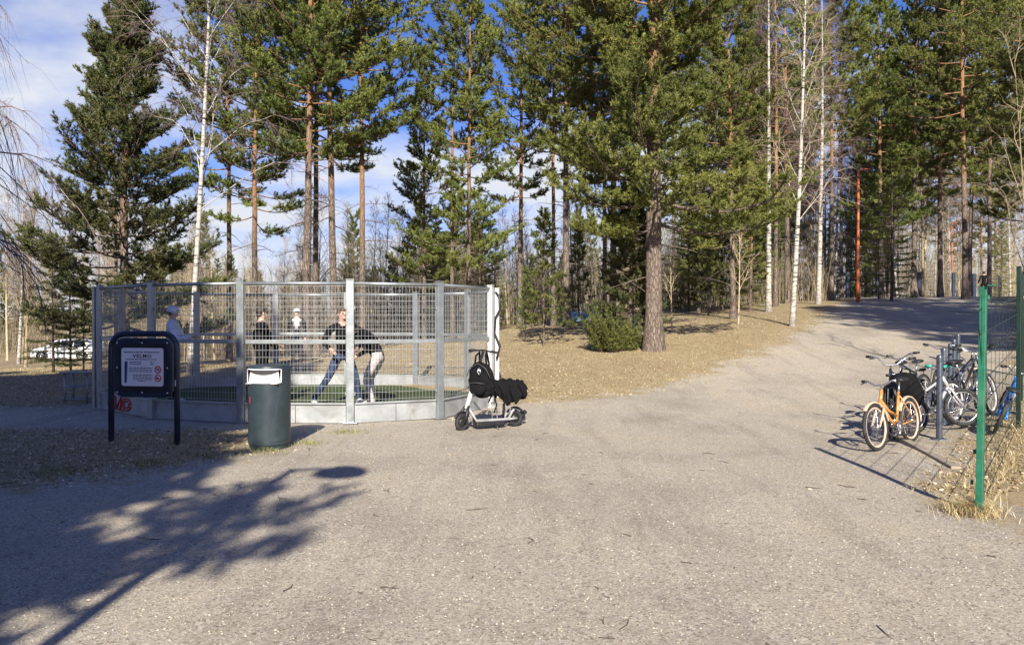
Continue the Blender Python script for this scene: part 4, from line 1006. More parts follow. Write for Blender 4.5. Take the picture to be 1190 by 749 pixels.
# ------------------------------------------------------------------ bicycles
def bicycle(label,front,rear,R=.33,frame='bike_black',fork=None,rim='chrome',tyre='rubber',style='diamond',steer=0.,lean=0.,saddle=.92,bar=1.0,barw=.30,grip='black_plastic',guard=None,tw=.024,rise=.12,extra=None,group=None,fr=.018,deep=.014):
    fx,fy=front; rx,ry=rear; wb=math.hypot(fx-rx,fy-ry); rz=math.atan2(fy-ry,fx-rx)
    z=(z1(*front)+z1(*rear))/2; root=thing('bicycle',label,'bicycle',(rx,ry,z),group=group)
    root.rotation_euler=(Matrix.Rotation(rz,3,'Z')@Matrix.Rotation(-math.atan2(z1(*front)-z1(*rear),wb),3,'Y')@Matrix.Rotation(lean,3,'X')).to_euler()
    fm=M[frame]; fk=M[fork or frame]
    bb=Vector((wb*.42,0,R*.86)); ht=Vector((wb-.20*R/.33-.06,0,bar-rise-.05)); hb=ht+Vector((.055,0,-.15*R/.33-.02)); st=Vector((wb*.42-.16*R/.33-.02,0,saddle-.16*R/.33)); ra=Vector((0,0,R)); fa=Vector((wb,0,R))
    b=MB()
    if style=='diamond': b.tube([st-Vector((0,0,.04)),ht-Vector((0,0,.02))],fr*.85,10); b.tube([bb,hb],fr,10)
    elif style=='step': 
        mid=(bb+hb)/2-Vector((.02,0,.05)); b.tube([bb,mid,hb],fr*1.2,10); b.tube([bb+Vector((-.03,0,.13)),(bb+hb)/2+Vector((0,0,.06)),hb+Vector((-.01,0,.05))],fr,10)
    b.tube([bb,st],fr*.9,10); b.tube([ht+Vector((-.01,0,.02)),hb+Vector((.01,0,-.01))],fr*1.15,10)
    for s in(-1,1):
        b.tube([bb+Vector((0,s*.02,0)),Vector((wb*.22,s*.045,R*.95)),ra+Vector((0,s*.055,0))],fr*.5,8); b.tube([st+Vector((.01,s*.015,-.05)),ra+Vector((0,s*.055,0))],fr*.42,8)
    b.build('frame',fm,root)
    # steering group rotated about the steering axis
    ax=(ht-hb).normalized(); Mx=Matrix.Translation(hb)@Matrix.Rotation(steer,4,ax)@Matrix.Translation(-hb)
    b=MB(); b.X=Mx; cr=hb+Vector((.012,0,-.03))
    b.tube([cr-Vector((0,.05,0)),cr+Vector((0,.05,0))],.014,8)
    for s in(-1,1): b.tube([cr+Vector((0,s*.048,0)),(cr+fa)/2+Vector((-.012,s*.05,0)),fa+Vector((0,s*.05,0))],[.016,.014,.010],8)
    b.build('fork',fk,root)
    b=MB(); b.X=Mx; tp=ht+ax*.05; b.tube([ht,tp,tp+Vector((.05,0,.03))],.013,8); c=tp+Vector((.05,0,.03))
    b.tube([c+Vector((-.10,-barw,rise-.0)),c+Vector((-.03,-barw*.62,rise)),c+Vector((0,-.06,0)),c+Vector((0,.06,0)),c+Vector((-.03,barw*.62,rise)),c+Vector((-.10,barw,rise))],.011,8)
    hbm=b.build('handlebar',M['chrome'],root)
    for s in(-1,1):
        g=MB(); g.X=Mx; g.tube([c+Vector((-.055,s*barw*.78,rise)),c+Vector((-.105,s*(barw+.02),rise))],.019,8); g.tube([c+Vector((-.0,s*barw*.66,rise-.01)),c+Vector((.01,s*barw*.95,rise-.03))],.006,6); g.build('grip',M[grip],hbm)
    for nm,cc,XX in (('wheel',ra,Matrix.Identity(4)),('wheel',fa,Mx)):
        w=MB(); w.X=XX; w.ring(cc,R-tw,tw,'Y',40,8); wo=w.build(nm,M[tyre],root)
        w=MB(); w.X=XX; w.ring(cc,R-2*tw-deep*.4,deep,'Y',40,6); w.build('rim',M[rim],wo)
        w=MB(); w.X=XX; w.tube([cc-Vector((0,.04,0)),cc+Vector((0,.04,0))],.018,10)
        for k in range(24):
            a=k*2*pi/24; a2=a+(.35 if k%2 else -.35); s=.025 if (k//2)%2 else -.025
            w.tube([cc+Vector((cos(a2)*.018,s,sin(a2)*.018)),cc+Vector((cos(a)*(R-2*tw-.01),0,sin(a)*(R-2*tw-.01)))],.0016,4,caps=False)
        w.build('spokes',M['chrome'],wo)
        if guard:
            w=MB(); w.X=XX; a0,a1=(.15*pi,1.05*pi) if cc is ra else (.25*pi,.95*pi)
            for s in (-1,0,1): w.ring(cc+Vector((0,s*.014,0)),R+.016-.004*abs(s),.011,'Y',24,6,a0,a1)
            w.build('mudguard',M[guard],root)
    b=MB(); sp=st+(st-bb).normalized()*.13; b.tube([st-Vector((0,0,.02)),sp],.012,8); b.build('seat_post',M['chrome'],root)
    b=MB(); b.ell(sp+Vector((-.07,0,.03)),(.11,.085,.032),14,8); b.ell(sp+Vector((.07,0,.028)),(.12,.030,.024),12,8); b.build('saddle',M['black_plastic'],root)
    b=MB(); b.lathe([(.0,-.004),(.085*R/.33,-.004),(.09*R/.33,0),(.085*R/.33,.004),(0,.004)],bb+Vector((0,.045,0)),24,(pi/2,0,0)); b.tube([bb-Vector((0,.06,0)),bb+Vector((0,.06,0))],.02,10)
    cl=.165*R/.33; t=.7
    for s in(-1,1): e=bb+Vector((cos(t)*cl*s,s*.075,-sin(t)*cl*s)); b.tube([bb+Vector((0,s*.062,0)),e],.010,6)
    cr_=b.build('crank',M['chrome'],root)
    for s in(-1,1): e=bb+Vector((cos(t)*cl*s,s*.12,-sin(t)*cl*s)); g=MB(); g.box(e,(.085,.085,.018)); g.build('pedal',M['black_plastic'],cr_,bevel=.004)
    b=MB(); k=.085*R/.33; b.tube([bb+Vector((0,.047,k)),ra+Vector((0,.047,.03))],.004,4); b.tube([bb+Vector((0,.047,-k)),ra+Vector((0,.047,-.03))],.004,4); b.build('chain',M['rubber'],root)
    if extra=='basket':
        b=MB(); o=Vector((-.02,0,R*2+.20))
        for s in(-1,1): b.box(o+Vector((0,s*.15,-.05)),(.34,.10,.26))
        b.box(o+Vector((0,0,.09)),(.36,.30,.03)); b.build('pannier',M['fabric_black'],root,bevel=.03)
    if extra=='rack':
        b=MB(); o=Vector((-.02,0,R*2+.06)); 
        for s in(-1,1): b.tube([o+Vector((.22,s*.05,0)),o+Vector((-.22,s*.06,0)),ra+Vector((-.0,s*.07,0))],.007,6)
        for q in range(4): b.tube([o+Vector((.18-q*.12,-.055,0)),o+Vector((.18-q*.12,.055,0))],.005,6)
        b.build('luggage_rack',M['chrome'],root)
    return root
BG='bicycles parked at the rack'
bicycle('orange and cream step-through bicycle leaning nearest the path, front wheel turned',(4.40,8.88),(5.13,9.48),.285,'bike_orange','bike_cream','bike_cream',style='step',steer=-.05,lean=.10,saddle=.80,bar=.80,barw=.24,guard='bike_cream',fr=.018,rise=.05,group=BG,deep=.014)
bicycle('black adult bicycle with upright silver handlebar behind the orange one',(5.22,10.2),(5.92,11.05),.335,'bike_black',None,'bike_black',style='diamond',steer=.25,lean=.06,saddle=.94,bar=1.02,barw=.29,guard=None,rise=.10,extra=None,group=BG,fr=.017)
bicycle('silver and pink child bicycle with green grips between rack post and green fence post',(6.12,9.95),(5.36,9.85),.255,'bike_silver',None,'chrome',style='diamond',steer=-.15,lean=-.13,saddle=.66,bar=.82,barw=.22,grip='bike_green',rise=.08,group=BG,fr=.02,deep=.012)
bicycle('dark bicycle with white tyred wheels at the far end behind the silver one',(7.28,11.6),(6.45,11.0),.31,'bike_black','bike_cream','white_rim',style='diamond',steer=.35,lean=.08,saddle=.80,bar=.96,barw=.27,rise=.06,group=BG,deep=.016)
bicycle('blue child bicycle leaning over behind the green fence post',(6.75,10.25),(6.1,9.35),.22,'bike_blue','white_metal','bike_black',style='diamond',steer=.3,lean=.35,saddle=.52,bar=.74,barw=.22,rise=.06,group=BG,fr=.034)
bicycle('dark blue bicycle among the far rack posts behind the black one',(5.95,11.35),(6.75,12.05),.32,'navy',None,'chrome',style='diamond',steer=-.3,lean=.07,saddle=.86,bar=.98,barw=.27,rise=.06,group=BG,extra='rack')
bicycle('grey bicycle with pale tyres between the silver child bicycle and the far rack posts',(7.05,10.85),(6.2,10.35),.30,'rack',None,'white_rim',style='diamond',steer=.2,lean=-.08,saddle=.84,bar=.98,barw=.26,rise=.07,group=BG)
bicycle('black child bicycle squeezed between the orange bicycle and the nearest rack post',(5.62,10.15),(4.98,9.62),.25,'bike_black','bike_silver','chrome',style='diamond',steer=.3,lean=-.1,saddle=.66,bar=.80,barw=.22,rise=.06,group=BG,tw=.022)
bicycle('pale grey bicycle farthest up the row by the last rack post',(7.35,12.75),(8.1,13.25),.32,'bike_silver',None,'chrome',style='diamond',steer=.25,lean=.06,saddle=.88,bar=1.0,barw=.27,rise=.06,group=BG)
# black bag hanging on the orange bicycle
def bag():
    x,y=gx(1052,9.9),9.9; root=thing('cloth_bag','limp black bag hanging over the back of the orange bicycle','bag',(x,y,z1(x,y)+.62))
    b=MB(); b.ell((0,0,.05),(.19,.12,.20),16,12); b.ell((.10,0,-.06),(.15,.11,.20),14,10); b.ell((-.06,.01,.12),(.15,.10,.12),12,8)
    o=b.build('sack',M['fabric_black'],root); t=bpy.data.textures.new('crumple','CLOUDS'); t.noise_scale=.09
    s=o.modifiers.new('s','SUBSURF'); s.levels=s.render_levels=1
    d=o.modifiers.new('d','DISPLACE'); d.texture=t; d.strength=.07; d.mid_level=.5
    b=MB(); b.tube([(-.1,0,.16),(-.04,0,.30),(.06,0,.28),(.1,0,.14)],.012,6); b.build('handle',M['fabric_black'],root)
bag()

# ------------------------------------------------------------------ electric scooter with bags
def scooter():
    F=Vector((gx(541,10.55),10.55,0)); Rr=Vector((gx(599,10.95),10.95,0)); d=(Rr-F); L=d.length; rz=math.atan2(-d.y,-d.x)  # local +x = forward
    root=thing('electric_scooter','white and black electric scooter parked at the cage entrance','scooter',(Rr.x,Rr.y,z1(Rr.x,Rr.y)))
    root.rotation_euler=(Matrix.Rotation(rz,3,'Z')@Matrix.Rotation(.10,3,'X')).to_euler()
    W=L+.06; R=.125
    def wheel(cx,X=None):
        b=MB(); 
        if X: b.X=X
        b.ring((cx,0,R),R-.034,.034,'Y',32,10); o=b.build('wheel',M['rubber'],root)
        b=MB(); 
        if X: b.X=X
        b.lathe([(0,-.03),(.06,-.03),(.066,-.012),(.066,.012),(.06,.03),(0,.03)],(cx,0,R),20,(pi/2,0,0)); b.build('hub',M['black_plastic'],o)
    hd=Vector((W-.13,0,.42)); tp=Vector((W-.40,0,1.12)); ax=(tp-hd).normalized()
    X=Matrix.Translation(hd)@Matrix.Rotation(.35,4,ax)@Matrix.Translation(-hd)
    wheel(0); wheel(W,X)
    b=MB(); b.X=X
    for s in(-1,1): b.tube([(W-.0,s*.058,R),(W-.05,s*.058,.26),hd-ax*.08+Vector((0,s*.03,0))],[.018,.02,.022],8)
    b.build('fork',M['black_plastic'],root)
    b=MB(); b.X=X; b.ring((W,0,R),R+.02,.018,'Y',14,8,.15*pi,.85*pi); b.build('front_mudguard',M['black_plastic'],root)
    b=MB(); b.tube([hd-ax*.12,hd+ax*.22],.032,12); b.build('steering_head',M['white_metal'],root); b=MB(); b.tube([hd+ax*.20,tp],.022,12); b.build('stem',M['black_plastic'],root)
    b=MB(); b.X=X; b.tube([tp+Vector((0,-.27,.0)),tp+Vector((.0,0,.02)),tp+Vector((0,.27,.0))],.013,8); hb=b.build('handlebar',M['black_plastic'],root)
    for s in(-1,1):
        g=MB(); g.X=X; g.tube([tp+Vector((0,s*.17,.01)),tp+Vector((0,s*.29,.0))],.020,8); g.tube([tp+Vector((.02,s*.15,0)),tp+Vector((.07,s*.24,-.03))],.006,6); g.build('grip',M['rubber'],hb)
    # deck: white angular side frame with black foot board
    b=MB()
    for s in(-1,1):
        b.tube([hd-ax*.10+Vector((-.01,s*.03,0)),Vector((W-.20,s*.075,.13)),Vector((.16,s*.075,.12)),Vector((.07,s*.065,.24)),Vector((.0,s*.05,.27))],.020,8)
        b.tube([(.16,s*.07,.12),(0,s*.06,R)],.018,8)
    b.build('deck_frame',M['deck_grey'],root)
    b=MB(); b.box(((W-.06)/2+.03,0,.085),(W-.42,.155,.08)); b.build('battery_case',M['black_plastic'],root,bevel=.015)
    b=MB(); b.box(((W-.06)/2+.03,0,.134),(W-.40,.125,.012)); b.build('foot_board',M['rubber'],root,bevel=.004)
    b=MB(); b.ring((0,0,R),R+.03,.02,'Y',14,8,.3*pi,1.0*pi); b.box((-.15,0,.20),(.05,.11,.05),(0,.5,0)); b.build('rear_mudguard',M['black_plastic'],root)
    b=MB()
    for s in(-1,1): b.tube([(.12,s*.075,.13),(.12,s*.085,.36),(.34,s*.085,.37),(.34,s*.075,.13)],.009,6)
    b.tube([(.12,-.085,.36),(.12,.085,.36)],.009,6); b.tube([(.34,-.085,.37),(.34,.085,.37)],.009,6); b.build('carrier_frame',M['deck_grey'],root)
    b=MB(); b.tube([(.20,0,.13),(.15,0,.60)],.018,8); b.build('seat_post',M['black_plastic'],root)
    b=MB(); b.ell((.12,0,.63),(.14,.09,.04),12,8); b.build('seat',M['black_plastic'],root)
    b=MB(); b.tube([(W*.45,.06,.08),(W*.42,.16,.01)],.009,6); b.build('kickstand',M['black_plastic'],root)
    b=MB(); b.box((.03,-.10,.57),(.12,.03,.06)); bx=b.build('carrier_tag',M['white_metal'],root,bevel=.006)
    b=MB(); b.box((.03,-.10,.46),(.13,.028,.13)); bo=b.build('pouch',M['black_plastic'],root,bevel=.006)
    b=MB(); b.box((.03,-.1145,.46),(.012,.003,.13)); b.box((.03,-.1160,.46),(.13,.003,.012)); b.build('cross_stripe',M['bike_orange'],bo)
    bpy.context.view_layer.update()
    wm=root.matrix_basis
    tpw=wm@tp
    return tpw,wm@Vector((.10,0,.63))
TPW,SEATW=scooter()
tex=bpy.data.textures.new('cloth_folds','CLOUDS'); tex.noise_scale=.07; tex.noise_depth=3
def soft(o,st=.05,sub=2):
    s=o.modifiers.new('s','SUBSURF'); s.levels=s.render_levels=sub
    d=o.modifiers.new('d','DISPLACE'); d.texture=tex; d.strength=st; d.mid_level=.5; d.texture_coords='LOCAL'
def bags():
    root=thing('backpack','black backpack hanging from the handlebar of the electric scooter','backpack',(TPW.x-.03,TPW.y-.15,TPW.z-.40),-.3); root.scale=(1.3,1.1,1.15)
    b=MB(); b._add([(-.13,-.06,-.24),(.15,-.07,-.26),(.17,.07,-.25),(-.11,.08,-.24),(-.18,-.10,0),(.19,-.12,-.02),(.20,.08,0),(-.15,.09,.02),(-.11,-.06,.25),(.12,-.07,.22),(.13,.05,.25),(-.09,.06,.27)],
      [(3,2,1,0),(0,1,5,4),(1,2,6,5),(2,3,7,6),(3,0,4,7),(4,5,9,8),(5,6,10,9),(6,7,11,10),(7,4,8,11),(8,9,10,11)],True)
    soft(b.build('main_bag',M['fabric_black'],root),.045,4)
    b=MB(); b._add([(-.11,-.15,-.19),(.10,-.16,-.20),(.11,-.08,-.21),(-.12,-.07,-.20),(-.12,-.14,.0),(.11,-.15,-.01),(.12,-.07,.02),(-.13,-.06,.02)],[(3,2,1,0),(0,1,5,4),(1,2,6,5),(2,3,7,6),(3,0,4,7),(4,5,6,7)],True)
    soft(b.build('front_pocket',M['fabric_black'],root),.025,3)
    zc=simple('zip_grey',(.07,.07,.075),.5)
    b=MB(); b.tube([(-.13,-.105,.05),(-.09,-.115,.16),(.0,-.105,.21),(.09,-.115,.15),(.14,-.11,.04)],.005,5); b.tube([(-.10,-.150,-.03),(0,-.160,-.025),(.09,-.158,-.035)],.004,5); b.build('zip',zc,root)
    b=MB()
    for s in(-.07,.07): b=MB(); b.tube([(s,0,.18),(s*.8,.0,.30),(s*.6,.09,.345),(s*.8,.14,.2),(s,.10,.0)],.012,6); b.build('strap',M['fabric_black'],root)
    b=MB(); b.tube([(.15,-.02,-.15),(.20,-.05,-.30),(.17,-.05,-.40)],.009,5); b.build('strap',M['fabric_black'],root); b=MB(); b.tube([(-.12,-.02,-.18),(-.15,-.05,-.30)],.009,5)
    b.build('strap',M['fabric_black'],root)
    b=MB(); b.tube([(.02,-.118,.16),(.035,-.130,.11),(.02,-.130,.07),(.00,-.127,.11),(.02,-.118,.16)],.007,6); b.build('buckle',M['chrome'],root)
    root=thing('jacket','black jacket draped over the seat of the electric scooter','jacket',(SEATW.x,SEATW.y,SEATW.z+.03),-.2)
    r=np.random.default_rng(4); nu,nv=44,34; V=[]
    for i in range(nu):
        for j in range(nv):
            u=i/(nu-1)*2-1; v=j/(nv-1)*2-1; ed=max(0,abs(v)-.30); 
            x=u*.27+.04*sin(v*4+u*2); y=np.sign(v)*(min(abs(v),.35)*.34+ed*.10)+.035*sin(u*9+1.3*v)*ed*2; z=.035*(1-u*u)-.36*ed*(1+.35*sin(u*3.1+1)+.1*sin(u*11))-.16*max(0,abs(u)-.62)**1.1*1.6+.012*sin(u*17+v*9)+.010*sin(v*23-u*5)
            V.append((x,y,z))
    F=[(i*nv+j,(i+1)*nv+j,(i+1)*nv+j+1,i*nv+j+1) for i in range(nu-1) for j in range(nv-1)]
    b=MB(); b._add(V,F,True); o=b.build('body',M['fabric_black'],root); m=o.modifiers.new('s','SOLIDIFY'); m.thickness=.014
    m=o.modifiers.new('d','DISPLACE'); m.texture=tex; m.strength=.035; m.texture_coords='LOCAL'
    b=MB(); b.tube([(.17,-.10,-.02),(.25,-.12,-.06),(.29,-.11,-.15),(.27,-.10,-.22)],[.055,.05,.045,.04],10); soft(b.build('sleeve',M['fabric_black'],root),.03,2)
bags()

# ------------------------------------------------------------------ parked cars
def car(label,x,y,rz,mat):
    root=thing('parked_car',label,'car',(x,y,z1(x,y)),rz,group='cars parked beyond the spruces')
    side=[(-2.12,.28),(-2.15,.62),(-2.05,.92),(-1.80,1.02),(-1.55,1.38),(-1.2,1.47),(.1,1.48),(.55,1.40),(1.15,.98),(1.85,.86),(2.12,.68),(2.15,.30),(1.85,.22),(-1.9,.22)]
    bm=MB(); n=len(side)
    secs=[(-.86,.93,.0),(-.80,1.,.0),(.80,1.,.0),(.86,.93,0)]
    vs=[];
    for (yy,s,_) in secs:
        for (a,c) in side:
            k=.80 if c>1.05 else 1.0; vs.append((a*s if abs(a)>1.9 else a,yy*(k if abs(yy)>.1 else 1),.22+(c-.22)*(s if c>.3 else 1)))
    fs=[tuple(range(n)),tuple(range(4*n-1,3*n-1,-1))]
    bm._add(vs,fs,False)
    for k in range(3):
        for i in range(n):
            j=(i+1)%n; bm.f.append([k*n+i,k*n+n+i,k*n+n+j,k*n+j]); bm.sm.append(True); bm.mi.append(0)
    bm.build('body',mat,root,bevel=.03)
    for s in(-1,1):
        yy=s*.78
        for poly in ([(-1.62,1.02),(-1.38,1.36),(-.75,1.41),(-.75,1.02)],[(-.68,1.02),(-.68,1.41),(.12,1.42),(.12,1.02)],[(.19,1.02),(.19,1.41),(.50,1.34),(.98,1.02)]):
            b=MB(); vs=[]
            for (a,c) in poly: vs.append((a,s*(.862-(c-1.0)*.42),c))
            vs2=[(v[0],v[1]-s*.02,v[2]) for v in vs]; m=len(vs); b._add(vs+vs2,[tuple(range(m)),tuple(range(2*m-1,m-1,-1))],False); b.build('side_window',M['car_glass'],root)
    b=MB(); b._add([(.60,-.60,1.37),(.60,.60,1.37),(1.15,.72,1.0),(1.15,-.72,1.0)],[(0,1,2,3)],False); w=b.build('windscreen',M['car_glass'],root,loc=(.015,0,.015))
    for wx in(-1.30,1.32):
        for s in(-1,1):
            b=MB(); b.lathe([(0,-.11),(.27,-.11),(.33,-.08),(.335,0),(.33,.08),(.27,.11),(0,.11)],(wx,s*.80,.33),28,(pi/2,0,0)); o=b.build('wheel',M['rubber'],root)
            b=MB(); yy=s*.915; b.ring((wx,yy,.33),.19,.02,'Y',24,6)
            for k in range(5): a=k*2*pi/5; b.tube([(wx,yy,.33),(wx+cos(a)*.19,yy,.33+sin(a)*.19)],.025,6)
            b.build('rim',M['chrome'],o)
            b=MB(); b.ring((wx,s*.865,.33),.37,.035,'Y',20,6,-.05*pi,1.05*pi); b.build('wheel_arch',M['black_plastic'],root)
    for s in(-1,1): b=MB(); b.ell((2.05,s*.62,.68),(.11,.18,.08),12,8); b.build('headlight',M['headlight'],root)
    for s in(-1,1): b=MB(); b.ell((.85,s*.93,1.03),(.09,.10,.07),10,8); b.build('wing_mirror',mat,root)
    b=MB(); b.box((2.13,0,.45),(.04,1.1,.16)); b.build('grille',M['black_plastic'],root,bevel=.01)
car('white hatchback parked beyond the thin dark spruces at left',gx(80,51),51,pi+.05,M['car_white'])
car('silver car parked just behind the white hatchback',gx(112,57),57,pi+.2,M['car_silver'])
X,Y,_=hit(668,373)
for px,l in ((668,'pale blue plastic barrel lying on the slope, left one beside the juniper'),(684,'pale blue plastic barrel lying on the slope, right one nearest the juniper')):
    X,Y=gx(px,34),34.; root=thing('plastic_barrel',l,'barrel',(X,Y,z1(X,Y)+.28),.3,group='pale blue barrels')
    b=MB(); b.lathe([(0,-.42),(.24,-.42),(.28,-.38),(.28,-.15),(.30,-.13),(.28,-.11),(.28,.11),(.30,.13),(.28,.15),(.28,.38),(.24,.42),(.24,.40),(0,.39)],(0,0,0),24,(pi/2,0,0)); b.build('drum',M['blue_plastic'],root)
    b=MB(); b.lathe([(0,.43),(.06,.43),(.06,.38)],(.08,0,.06),12,(pi/2,0,0)); b.build('cap',M['black_plastic'],root)
    root.scale=(.8,.8,.8)
# ------------------------------------------------------------------ people
def person(label,x,y,z,rz,J=None,top='fabric_black',legs='jeans',hair='hair_dark',cap=None,shoes='shoe_white',H=1.75,wide=1.0,head_turn=0.,head_tilt=0.,vneck=None):
    """local frame: faces +X, left is +Y; joints in metres for 1.75 m"""
    k=H/1.75
    P=dict(pel=(0,0,.95),wai=(0,0,1.10),che=(.0,0,1.30),nkb=(-.01,0,1.46),nk=(.0,0,1.53),
      lsh=(0,.175,1.41),lel=(-.02,.24,1.14),lwr=(.08,.24,.90),rsh=(0,-.175,1.41),rel=(-.02,-.24,1.14),rwr=(.08,-.24,.90),
      lhi=(0,.09,.90),lkn=(.02,.10,.50),lan=(-.02,.10,.09),rhi=(0,-.09,.90),rkn=(.02,-.10,.50),ran=(-.02,-.10,.09),hd=None)
    if J: P.update(J)
    V={a:Vector(b) for a,b in P.items() if b is not None}
    hdv=V.get('hd',V['nk']+Vector((.01,0,.12)))
    up=(hdv-V['nk']).normalized()
    names=['pel','wai','che','nkb','nk','h1','h2','h3','lsh','lel','lwr','rsh','rel','rwr','lhi','lkn','lan','rhi','rkn','ran']
    V['h1']=hdv-up*.045; V['h2']=hdv+up*.025; V['h3']=hdv+up*.085
    rad=dict(pel=.135,wai=.125,che=.140,nkb=.085,nk=.055,h1=.070,h2=.085,h3=.060,lsh=.070,lel=.050,lwr=.032,rsh=.070,rel=.050,rwr=.032,lhi=.095,lkn=.066,lan=.048,rhi=.095,rkn=.066,ran=.048)
    E=[('pel','wai'),('wai','che'),('che','nkb'),('nkb','nk'),('nk','h1'),('h1','h2'),('h2','h3'),('nkb','lsh'),('lsh','lel'),('lel','lwr'),('nkb','rsh'),('rsh','rel'),('rel','rwr'),('pel','lhi'),('lhi','lkn'),('lkn','lan'),('pel','rhi'),('rhi','rkn'),('rkn','ran')]
    co=[V[n]*k for n in names]; rd=[rad[n]*k for n in names]; ed=[(names.index(a),names.index(b)) for a,b in E]
    # densify
    e2=[]
    for a,b in ed:
        m=len(co); co.append((co[a]+co[b])/2); rd.append((rd[a]+rd[b])/2*(1.02)); e2+= [(a,m),(m,b)]
    # feet and hands
    def chain(base,pts,rs):
        p=base
        for q,r_ in zip(pts,rs): co.append(q); rd.append(r_); e2.append((p,len(co)-1)); p=len(co)-1
        return p
    hands=[]
    for s,an,kn in (('l','lan','lkn'),('r','ran','rkn')):
        a=names.index(an); f=Vector((1,0,0)); A=V[an]*k
        chain(a,[A+Vector((.03,0,-.045))*k,A+Vector((.15,0,-.055))*k],[.042*k,.032*k])
    fingers=[]
    for s,w,e in ((1,'lwr','lel'),(-1,'rwr','rel')):
        d=(V[w]-V[e]).normalized(); wi=names.index(w); pm=V[w]*k+d*.075*k; chain(wi,[V[w]*k+d*.04*k,pm],[.030*k,.033*k])
        side=d.cross(Vector((0,0,1))); side=side.normalized() if side.length>.1 else Vector((1,0,0)); pn=side.cross(d)
        for j,l in enumerate((.065,.075,.07,.055)):
            o=pm+side*(j-1.5)*.019*k; fingers.append([o,o+(d*.6*l)*k,o+(d*.9*l-pn*.028)*k])
        o=V[w]*k+d*.035*k+side*.03*k; fingers.append([o,o+(side*.03+d*.03)*k,o+(side*.035+d*.06)*k])
    me=bpy.data.meshes.new('person_body'); me.from_pydata([tuple(c) for c in co],e2,[]); 
    o=bpy.data.objects.new('tmp',me); COL.objects.link(o)
    sk=o.modifiers.new('skin','SKIN'); 
    if not me.skin_vertices:
        bm_=__import__('bmesh').new(); bm_.from_mesh(me); bm_.verts.layers.skin.verify(); bm_.to_mesh(me); bm_.free()
    for i,v in enumerate(me.skin_vertices[0].data):
        w=wide if (i<len(names) and names[i] in ('pel','wai','che')) else 1.0
        v.radius=(rd[i]*w,rd[i]*w); v.use_root=(i==0)
    sk.use_smooth_shade=True; sb=o.modifiers.new('sub','SUBSURF'); sb.levels=2; sb.render_levels=2
    bpy.context.view_layer.update(); dg=bpy.context.evaluated_depsgraph_get()
    bme=bpy.data.meshes.new_from_object(o.evaluated_get(dg)); bpy.data.objects.remove(o)
    bb=__import__('bmesh').new(); bb.from_mesh(bme)
    # fingers, face added into the same mesh
    t=MB()
    for f in fingers: t.tube(f,[.0095*k,.009*k,.007*k],6)
    hc=hdv*k; R=Matrix.Rotation(head_turn,3,'Z')
    def hp(a,b,c): return hc+R@(Vector((a,b,c))*k)
    t.tube([hp(.070,0,.035),hp(.093,0,.005),hp(.075,0,-.008)],[.008*k,.014*k,.012*k],8)   # nose
    for s in(-1,1): t.ell(hp(0,s*.082,.0),(.016*k,.010*k,.030*k),8,6)
    t.ell(hp(.062,0,-.055),(.026*k,.032*k,.026*k),10,8); t.ell(hp(.070,0,-.035),(.014*k,.026*k,.008*k),8,6)
    m2=bpy.data.meshes.new('x'); m2.from_pydata(t.v,[],t.f); nb=len(bb.faces); bb.from_mesh(m2); bpy.data.meshes.remove(m2)
    bb.to_mesh(bme); bb.free()
    # clothes by nearest bone
    mats=[M['skin'],M[top],M[legs],M[vneck] if vneck else M[top]]; bme.materials.clear(); [bme.materials.append(q) for q in mats]
    reg=dict()
    segs=[(V[a]*k,V[b]*k,(2 if a in('pel','lhi','lkn','rhi','rkn') and b!='wai' else 1 if b in('wai','che','nkb','lsh','lel','lwr','rsh','rel','rwr') else 0)) for a,b in E]
    for i,p in enumerate(bme.polygons):
        c=p.center; best=1e9; r_=0
        for a,b,q in segs:
            ab=b-a; tt=max(0,min(1,(c-a).dot(ab)/ab.length_squared)); dd=(a+ab*tt-c).length
            if dd<best: best=dd; r_=q; T_=tt
        if i>=nb: r_=0
        for w,e in (('lwr','lel'),('rwr','rel')):
            d=(V[w]-V[e]).normalized()
            if (c-V[w]*k).dot(d)>-.01 and (c-V[w]*k).length<.16: r_=0
        if vneck and r_==1 and c.x>.06 and abs(c.y)<(c.z/k-1.12)*.35+.02 and c.z/k>1.14: r_=3
        p.material_index=r_; p.use_smooth=True
    root=thing('person',label,'person',(x,y,z),rz)
    link('body',bme,root)
    # hair / cap
    b=MB(); b.X=Matrix.Translation(hc)@R.to_4x4()
    hh=[(-.018,0,.022)]
    if cap:
        b.ell((-.010*k,0,.030*k),(.108*k,.098*k,.085*k),18,10); c=b
        b.prism([( .06*k+.10*k*cos(a),.075*k*sin(a)) for a in np.linspace(-1.4,1.4,10)],.030*k,.040*k,'XY'); b.build('cap',M[cap],root)
        b=MB(); b.X=Matrix.Translation(hc)@R.to_4x4(); b.ell((-.030*k,0,-.005*k),(.080*k,.089*k,.075*k),14,8); b.build('hair',M[hair],root)
    else:
        b.ell((-.022*k,0,.034*k),(.100*k,.096*k,.082*k),18,10); b.ell((.035*k,0,.078*k),(.055*k,.072*k,.032*k),12,8); b.ell((-.045*k,0,-.020*k),(.060*k,.080*k,.065*k),12,8)
        ob=b.build('hair',M[hair],root)
    b=MB(); b.X=Matrix.Translation(hc)@R.to_4x4()
    for s in(-1,1): b.ell((.078*k,s*.032*k,.012*k),(.010*k,.016*k,.009*k),8,6); b.ell((.078*k,s*.032*k,.032*k),(.012*k,.02*k,.005*k),8,6)
    b.build('eyes',M['hair_dark'],root)
    for an in('lan','ran'):
        A=V[an]*k; b=MB(); b.ell(A+Vector((.06,0,-.055))*k,(.145*k,.052*k,.045*k),14,8); b.box(A+Vector((.06,0,-.082))*k,(.27*k,.088*k,.018*k)); b.build('shoe',M[shoes],root)
    return root
ZF=.078
